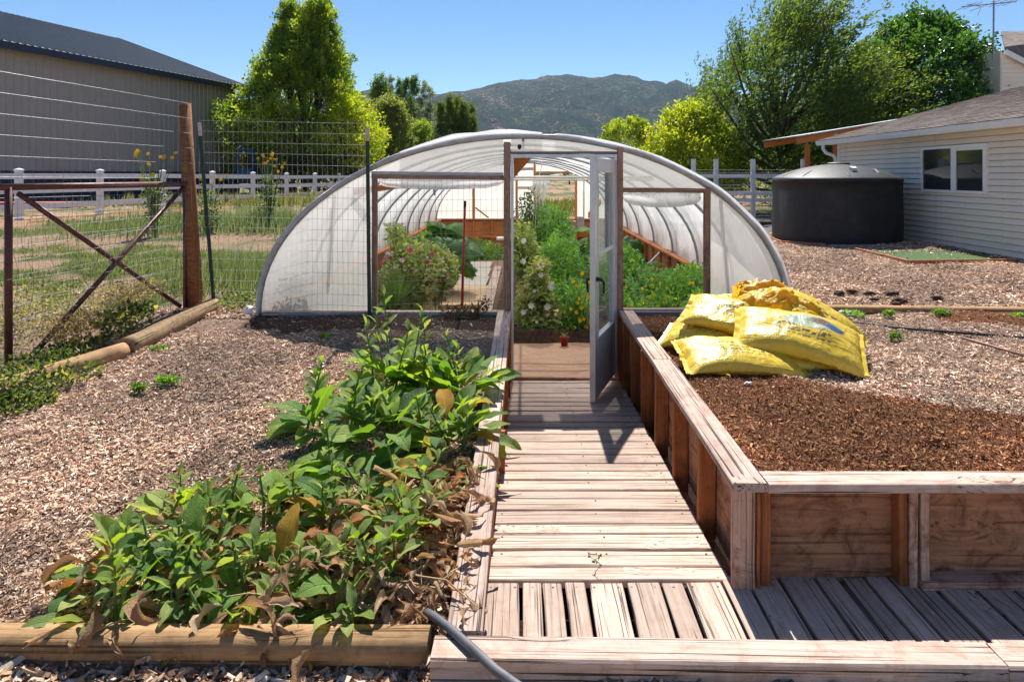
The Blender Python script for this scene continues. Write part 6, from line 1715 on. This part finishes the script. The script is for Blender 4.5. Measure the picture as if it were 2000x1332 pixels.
def bigleaf_plant(name, label, c, n, size, spreadr, hgt, pal, cat='squash plant', elev=(10, 60), lobes=7):
    r = root(name, c, label, cat); c = Vector(c)
    vars_ = []
    for q in range(5):
        V = []; F = []; nr, na = 4, 18
        for i in range(nr + 1):
            s = i / nr
            for k in range(na):
                t = 2 * PI * k / na; R_ = (.5 + .07 * math.cos(lobes * t) + .05 * math.cos(3 * t + q)) * (1 - .35 * math.exp(-((t - PI) ** 2) * 6)) * s
                z = -.22 * s * s * (1 + .4 * math.cos(2 * t + q)) + .05 * math.sin(lobes * t + q) * s + .035 * mnoise.noise(Vector((s * 4, t * 2, q)))
                V.append((.35 + R_ * math.cos(t), R_ * math.sin(t), z))
        for i in range(nr):
            for k in range(na): k2 = (k + 1) % na; F.append((i * na + k, i * na + k2, (i + 1) * na + k2, (i + 1) * na + k))
        V = np.array(V); co = np.array(pal)[q % len(pal)]; cs = np.tile(co, (len(V), 1)) * (1 + .5 * (np.arange(len(V)) // na == 0))[:, None]
        vars_.append(np_mesh('leaf', V, F, M['leaf'], cs, True))
    sm = MB()
    for i in range(n):
        a = rnd.uniform(0, 2 * PI); d = spreadr * math.sqrt(rnd.random()); h = hgt * (rnd.uniform(.35, 1.0)) * (1 - .35 * d / spreadr)
        p = c + Vector((d * math.cos(a), d * math.sin(a) * .9, h)); sz = size * rnd.uniform(.7, 1.25)
        Mx = Matrix.Translation(p) @ Matrix.Rotation(a + rnd.uniform(-.5, .5), 4, 'Z') @ Matrix.Rotation(rad(rnd.uniform(*elev)) * (.4 + d / spreadr) , 4, 'Y') @ Matrix.Rotation(rnd.uniform(-.35, .35), 4, 'X') @ Matrix.Scale(sz, 4)
        mobj('leaf', vars_[i % 5], Mx, r)
        sm.tube([c + Vector((.1 * math.cos(a), .1 * math.sin(a), 0)), c.lerp(p, .5) + Vector((0, 0, h * .25)), p], [.012, .010, .007], 5, False)
    sm.part('stalks', M['stem'], r, kind='stuff')
    return r
bigleaf_plant('squash_plant', 'big leaved dark green squash plant behind the pink hollyhocks', (-1.35, 11.9, .1), 80, .40, .55, 1.15, SQ)
bigleaf_plant('squash_plant', 'big leaved squash plant at the back right of the greenhouse path', (1.25, 13.6, .0), 46, .40, .5, .95, SQ)
bigleaf_plant('squash_plant', 'squash leaves low in the right greenhouse opening among tomatoes', (1.75, 9.7, .2), 60, .26, .65, .55, [(0.05, 0.12, 0.03), (0.08, 0.17, 0.04), (0.1, 0.2, 0.06)])
bigleaf_plant('squash_plant', 'squash plant with broad leaves at the far right inside wall', (2.0, 14.2, .1), 30, .34, .4, .75, SQ)
wh1 = [(.14, 8.7, .30), (.24, .38, .46)]; wh2 = [(.05, 9.0, .78), (.16, .3, .5)]; wh3 = [(.34, 8.45, .08), (.26, .16, .24)]; wh4 = [(.2, 8.65, .62), (.15, .22, .3)]
mass('hollyhock', 'white flowered pale green hollyhock just inside the greenhouse door at left', [wh1, wh2, wh3, wh4], .062, 7500, HG, 'hollyhock', [(16, [(0.8, 0.78, 0.72)], .045, [wh1, wh2, wh4]), (14, [(0.7, 0.68, 0.55)], .025, [wh1, wh3])], z0=.0)
t1 = [(.50, 10.0, .52), (.34, .9, .55)]; t2 = [(.42, 11.6, .85), (.36, 1.2, .5)]; t3 = [(.56, 8.9, .28), (.24, .5, .38)]
t6 = [(.42, 8.33, .06), (.48, .14, .13)]; t7 = [(.3, 10.8, 1.2), (.14, .3, .34)]; t8 = [(.62, 11.2, 1.1), (.12, .3, .26)]
mass('tomato_plants', 'mass of bright green tomato foliage filling the centre of the greenhouse', [t1, t2, t3, t6, t7, t8], .06, 14000, TG, 'tomato plants', z0=0, asp=.45)
t4 = [(.07, 11.2, 1.35), (.16, .25, .28)]; t5 = [(.2, 11.3, 1.05), (.22, .3, .35)]
mass('tomato_plant', 'tall sparse tomato vine reaching up under the strings', [t4, t5], .07, 900, [(0.06, 0.13, 0.035), (0.1, 0.19, 0.05)], 'tomato plant', z0=0, asp=.4)
y1 = [(.66, 8.35, .28), (.16, .16, .32)]
mass('yellow_flowers', 'yellow flowering stems beside the open door at the back of the landing', [y1], .035, 700, TG, 'yellow flowers', [(26, [(0.75, 0.5, 0.01), (0.8, 0.6, 0.02)], .026, [[(.66, 8.3, .38), (.17, .1, .38)]])], z0=0)
r1 = [(1.55, 8.3, .45), (.6, .7, .3)]; r2 = [(2.1, 8.6, .5), (.3, .8, .32)]; r3 = [(1.35, 10.4, .5), (.4, .9, .4)]; r4 = [(1.3, 7.4, .35), (.35, .35, .3)]; r5 = [(1.95, 7.5, .35), (.4, .35, .35)]
mass('tomato_plants', 'leafy green tomato plants filling the right greenhouse opening', [r1, r2, r3, r4, r5], .06, 15000, TG, 'tomato plants', z0=.1, asp=.45)
mass('yellow_flowers', 'small yellow blossoms along the front of the right greenhouse opening', [[(1.4, 7.25, .55), (.42, .12, .16)]], .03, 500, TG, 'yellow flowers', [(30, [(0.75, 0.6, 0.01), (0.8, 0.65, 0.03)], .02, [[(1.4, 7.2, .68), (.45, .1, .17)]])], z0=.2)
mass('leafy_plants', 'green plants seen dimly through the left end film of the greenhouse', [[(-2.05, 8.4, .35), (.3, .7, .35)], [(-1.7, 7.8, .3), (.25, .5, .3)]], .05, 3200, HG, 'plants', z0=.1)
mass('leafy_plants', 'low green weeds along the wall at the far end of the greenhouse', [[(-1.2, 19.2, -.2), (.9, .5, .3)], [(.6, 19.4, -.1), (.7, .5, .35)]], .09, 2200, TG, 'plants', z0=-.35)
def fineg(n): return -1.25 + rng.normal(0, .16, n), 8.0 + rng.normal(0, .18, n), rng.uniform(.5, 1.2, n)
blades('feathery_plant', 3200, fineg, .40, .006, [(0.1, 0.17, 0.05), (0.16, 0.24, 0.08)], 'fine feathery green plant below the pink hollyhocks', .55, 'feathery plant')
mass('weed', 'dry brown weed draped over the left greenhouse sill', [[(-.62, 6.66, .60), (.22, .05, .05)], [(-.45, 6.68, .66), (.06, .04, .08)]], .022, 500, [(0.12, 0.06, 0.03), (0.2, 0.1, 0.05)], 'dry weed', z0=.52, stems=10, mat='grass')

# ================================================================== COMFREY
def comfrey_leaf(q, kind):
    """unit length leaf along +X, with a petiole"""
    r = random.Random(q * 7 + {'g': 0, 'p': 100, 'y': 200, 'd': 300}[kind])
    nu, nv = 10, 6
    curl = r.uniform(.3, 1.3); fold = r.uniform(.15, .5); wid = r.uniform(.36, .48); tw = r.uniform(-.5, .5); wave = r.uniform(.01, .028)
    if kind == 'd': curl = r.uniform(1.2, 3.4); fold = r.uniform(.5, 1.5); wid = r.uniform(.24, .38); tw = r.uniform(-1.6, 1.6); wave = .05
    if kind == 'p': wid = r.uniform(.32, .42); curl = r.uniform(.2, .8); fold = r.uniform(.3, .7)
    if kind == 'y': curl = r.uniform(.6, 1.8); fold = r.uniform(.3, .8); tw = r.uniform(-.9, .9)
    V = []; UV = []; x = z = 0.0; ang = 0.0; prev = 0.0
    side = r.uniform(-.25, .25)
    for i in range(nu + 1):
        s = i / nu
        if i: ang += -curl / nu * (0.6 + 0.9 * s); x += math.cos(ang) / nu; z += math.sin(ang) / nu
        if s < .18: hw = .014
        else:
            q_ = (s - .18) / .82; hw = wid / 2 * (math.sin(PI * min(1, q_ ** .72)) ** .8) * (1 if q_ < 1 else 0) + .004
        t = tw * s; f = fold * (1 - .3 * s)
        for k in range(nv + 1):
            v = k / nv * 2 - 1; w = abs(v) * hw
            yy = v * hw * math.cos(f * abs(v) * (1.0)); zz = abs(v) * hw * math.sin(f) + wave * math.sin(s * 17 + (3 if v > 0 else 0) + q) * v * v * (1 if s > .2 else 0)
            if kind == 'd': zz += .035 * mnoise.noise(Vector((s * 6, v * 3, q))) ; yy *= .8 + .3 * mnoise.noise(Vector((s * 5, q, 1)))
            y2 = yy * math.cos(t) - zz * math.sin(t); z2 = yy * math.sin(t) + zz * math.cos(t)
            V.append((x - z2 * math.sin(ang), y2 + side * s * s * .5, z + z2 * math.cos(ang))); UV.append((max(0, (s - .18) / .82), k / nv))
    F = []
    for i in range(nu):
        for k in range(nv):
            a = i * (nv + 1) + k; F.append((a, a + nv + 1, a + nv + 2, a + 1))
    return np_mesh('leaf', V, F, M[{'g': 'cgreen', 'p': 'cpale', 'y': 'cyellow', 'd': 'cdead'}[kind]], None, True, UV)
CL = {k: [comfrey_leaf(q, k) for q in range(9)] for k in 'gpyd'}
def put_leaf(parent, base, az, el, L, kind, roll=0.0, label=None):
    Mx = Matrix.Translation(base) @ Matrix.Rotation(az, 4, 'Z') @ Matrix.Rotation(-el, 4, 'Y') @ Matrix.Rotation(roll, 4, 'X') @ Matrix.Diagonal((L, L * rnd.uniform(.85, 1.2), L, 1))
    o = mobj('leaf', CL[kind][rnd.randrange(9)], Mx, parent)
    if label: o['label'] = label
    return o
def gz(x, y): return float(height(np.array([x]), np.array([y]))[0])
def clump(label, x, y, n, Lr, rad_, el=(15, 80), kinds='ggggp', stalks=3, stalk_h=.35, dead=6, shoots=0, upz=0.0):
    z = gz(x, y); r = root('comfrey_plant', (x, y, z), label, 'comfrey plant', 'comfrey plants beside the boardwalk')
    sm = MB()
    for i in range(n):
        a = rnd.uniform(0, 2 * PI); f = math.sqrt(rnd.random()); d = rad_ * f * .75; e = rad(lerp(el[1], el[0], f) + rnd.uniform(-12, 12)); L = rnd.uniform(*Lr)
        b = Vector((x + d * math.cos(a) * 1.0, y + d * math.sin(a) * .85, z + upz + rnd.uniform(0, .12) * (1.3 - f)))
        k = kinds[rnd.randrange(len(kinds))]
        put_leaf(r, b, a + rnd.uniform(-.5, .5), e, L, k, rnd.uniform(-.5, .5), 'yellowing leaf with brown edges' if k == 'y' else None)
    for i in range(stalks):
        a = rnd.uniform(0, 2 * PI); d = rad_ * rnd.uniform(.1, .8); h = stalk_h * rnd.uniform(.6, 1.15)
        b = Vector((x + d * math.cos(a), y + d * math.sin(a) * .85, z)); t = b + Vector((rnd.uniform(-.12, .12), rnd.uniform(-.12, .12), h))
        MB().tube([b, b.lerp(t, .5) + Vector((rnd.uniform(-.02, .02), 0, 0)), t], [.009, .007, .005], 5, False).part('stem', M['stem'], r, True)
        m = rnd.randrange(6, 9)
        for j in range(m):
            f = .35 + .65 * j / (m - 1); p = b.lerp(t, f)
            put_leaf(r, p, j * 2.4 + rnd.uniform(-.3, .3), rad(lerp(20, 68, f) + rnd.uniform(-10, 10)), lerp(Lr[0] * .8, Lr[0] * .38, f), 'p' if rnd.random() < .7 else 'g', rnd.uniform(-.3, .3))
    for i in range(shoots):
        a = rnd.uniform(0, 2 * PI); d = rad_ * math.sqrt(rnd.random()); b = Vector((x + d * math.cos(a), y + d * math.sin(a) * .85, z + rnd.uniform(.03, .16)))
        m = rnd.randrange(5, 8); s = rnd.uniform(.09, .15); sa = rnd.uniform(0, 6); lx, ly = rnd.uniform(-.5, .5), rnd.uniform(-.5, .5)
        for j in range(m): put_leaf(r, b + Vector((0, 0, j * .012)), sa + j * 2.4, rad(lerp(15, 75, j / m) + rnd.uniform(-12, 12)), s * lerp(1.15, .65, j / m), 'p' if rnd.random() < .55 else 'g', rnd.uniform(-.4, .4))
        sm.tube([Vector((b.x, b.y, z)), b + Vector((0, 0, m * .012))], [.007, .004], 4, False)
    for i in range(dead):
        a = rnd.uniform(0, 2 * PI); d = rad_ * rnd.uniform(.5, 1.15); b = Vector((x + d * math.cos(a), y + d * math.sin(a) * .8, z + rnd.uniform(.02, .17)))
        put_leaf(r, b, rnd.uniform(0, 6.3), rad(rnd.uniform(-25, 40)), rnd.uniform(.12, .24), 'd', rnd.uniform(-1.5, 1.5), 'dry curled brown leaf')
    if sm.v: sm.part('shoot_stems', M['stem'], r, True, kind='stuff')
    return r
# back mound with large leaves
clump('comfrey with a tall leafy stalk rising above the mound, nearest the greenhouse', -.86, 4.95, 38, (.25, .36), .30, (25, 80), stalks=6, stalk_h=.62, dead=2)
clump('comfrey of bright upright leaves beside the top of the bed edge board', -.48, 4.85, 42, (.22, .33), .28, (25, 80), stalks=5, stalk_h=.32, dead=3)
q_ = clump('comfrey with one very large grey green upright leaf at the back left of the mound', -1.12, 4.35, 26, (.24, .34), .25, (20, 70), stalks=4, stalk_h=.38, dead=5)
put_leaf(q_, Vector((-1.22, 4.15, gz(-1.22, 4.15) + .08)), -PI / 2 + .9, rad(80), .36, 'g', 0.3)
clump('dark glossy big leaved comfrey at the heart of the mound', -.78, 4.25, 40, (.26, .36), .30, (18, 70), kinds='ggggg', stalks=3, stalk_h=.3, dead=2)
clump('comfrey leaning over the bed edge halfway along the boardwalk', -.42, 4.2, 28, (.20, .29), .24, (20, 75), kinds='ggppy', stalks=4, stalk_h=.28, dead=6)
clump('comfrey of broad leaves in the middle of the mound before the dark clump', -.85, 3.75, 30, (.22, .31), .28, (12, 60), kinds='ggggp', stalks=2, stalk_h=.25, dead=8)
clump('wilting yellow stemmed comfrey against the bed edge', -.48, 3.7, 20, (.16, .24), .22, (5, 50), kinds='gpyyd', stalks=3, stalk_h=.22, dead=16)
# front part, smaller shoots among withered leaves
fr = [(-1.56, 3.30, 'comfrey shoots and an upright leaf at the left rear of the withered patch', 12, 8, 10), (-1.25, 3.42, 'comfrey with a tall dark leaf standing near the middle of the patch', 20, 7, 8), (-.86, 3.30, 'young comfrey shoots with yellow and orange leaves among them', 12, 12, 12),
      (-.50, 3.25, 'pale young comfrey shoots above the dry litter near the boardwalk', 8, 12, 18), (-1.60, 2.95, 'leftmost low comfrey with dark arching leaves', 16, 8, 10), (-1.35, 2.96, 'grey green comfrey shoots in the left front of the patch', 12, 12, 8),
      (-1.00, 2.92, 'comfrey with a large brown blotched leaf in the front centre', 12, 10, 14), (-.66, 2.86, 'comfrey with a broad green leaf lying flat above the dry litter', 10, 7, 18), (-1.52, 2.74, 'low comfrey drooping over the left part of the timber', 10, 5, 8), (-1.10, 2.72, 'comfrey with a pale fallen leaf resting on the timber', 10, 5, 10), (-.72, 2.70, 'wilted comfrey by the timber end', 6, 3, 16)]
for x, y, lb, n, sh, dd in fr:
    clump(lb, x, y, int(n * 1.5), (.16, .27) if y > 2.8 else (.11, .18), .24, (15, 70), kinds='gggggpppy' if x < -.8 else 'ggppyd', stalks=3, stalk_h=.22, dead=int(dd * (1.5 if x < -.8 else 2.2)), shoots=int(sh * .5))
# dry litter along the edge
def litter():
    r = root('leaf_litter', (-.42, 2.95, .25), 'heap of dry curled brown leaves against the near end of the bed edge', 'leaf litter')
    for i in range(330):
        t = rnd.random(); x = rnd.gauss(-.42, .13) if rnd.random() < .7 else rnd.uniform(-1.0, -.3); y = 2.66 + t * 1.15
        x = min(x, -.17); z = gz(min(x, -.3), y) + rnd.uniform(0, .11) * (1 if x < -.28 else 1.2)
        if x > -.30: z = .24 + (y - 2.57) * .0865 + .03 + rnd.uniform(0, .02)
        put_leaf(r, Vector((x, y, z)), rnd.uniform(0, 6.3), rad(rnd.uniform(-30, 35)), rnd.uniform(.09, .19), 'd', rnd.uniform(-1.6, 1.6))
    sm = MB()
    for i in range(60):
        a = rnd.uniform(0, 2 * PI); x = rnd.uniform(-1.5, -.3); y = rnd.uniform(2.65, 3.8); z = gz(x, y) + rnd.uniform(.02, .1); L = rnd.uniform(.1, .3)
        sm.tube([(x, y, z), (x + math.cos(a) * L * .5, y + math.sin(a) * L * .5, z + .03), (x + math.cos(a) * L, y + math.sin(a) * L, z + rnd.uniform(-.03, .04))], [.004, .0035, .002], 4, False)
    sm.part('twigs', M['drystem'], r, kind='stuff')
litter()
for lb, px, Y, z in (('long withered grey green leaf bundle hanging over the front timber', 215, 2.62, .285), ('small green and dry leaf lying on the front timber', 330, 2.60, .285), ('narrow dry leaf hanging over the front timber near its end', 560, 2.6, .29)):
    r = root('fallen_leaf', ((px - 1022) * Y / 1400, Y, z), lb, 'fallen leaf')
    for k in range(3): put_leaf(r, Vector(((px - 1022) * Y / 1400 + k * .02, Y + .06, z + .01 * k)), -PI / 2 - .3 - .3 * k, rad(8 - 10 * k), rnd.uniform(.09, .12), 'p' if k else 'd', rnd.uniform(-.5, .5))
r = root('sprig', (.30, 3.25, .17), 'tiny green weed sprig growing up through the near boardwalk planks', 'weed')
sm = MB(); pts = [Vector((.295 + .03 * math.sin(k * .9) + k * .008, 3.25 - k * .03, .175 + .012 * k * (1 if k < 3 else .8))) for k in range(7)]; sm.tube(pts, .002, 4); sm.part('stem', M['stem'], r)
n = 26; i_ = rng.integers(0, 7, n); P = np.array([list(p) for p in pts])[i_]; mobj('leaves', leaves_mesh('leaves', P, unit(n), unit(n) + np.array([0, 0, 1.]), np.full(n, .014), np.full(n, .008), np.tile((.1, .15, .05), (n, 1)), M['leaf']), None, r)
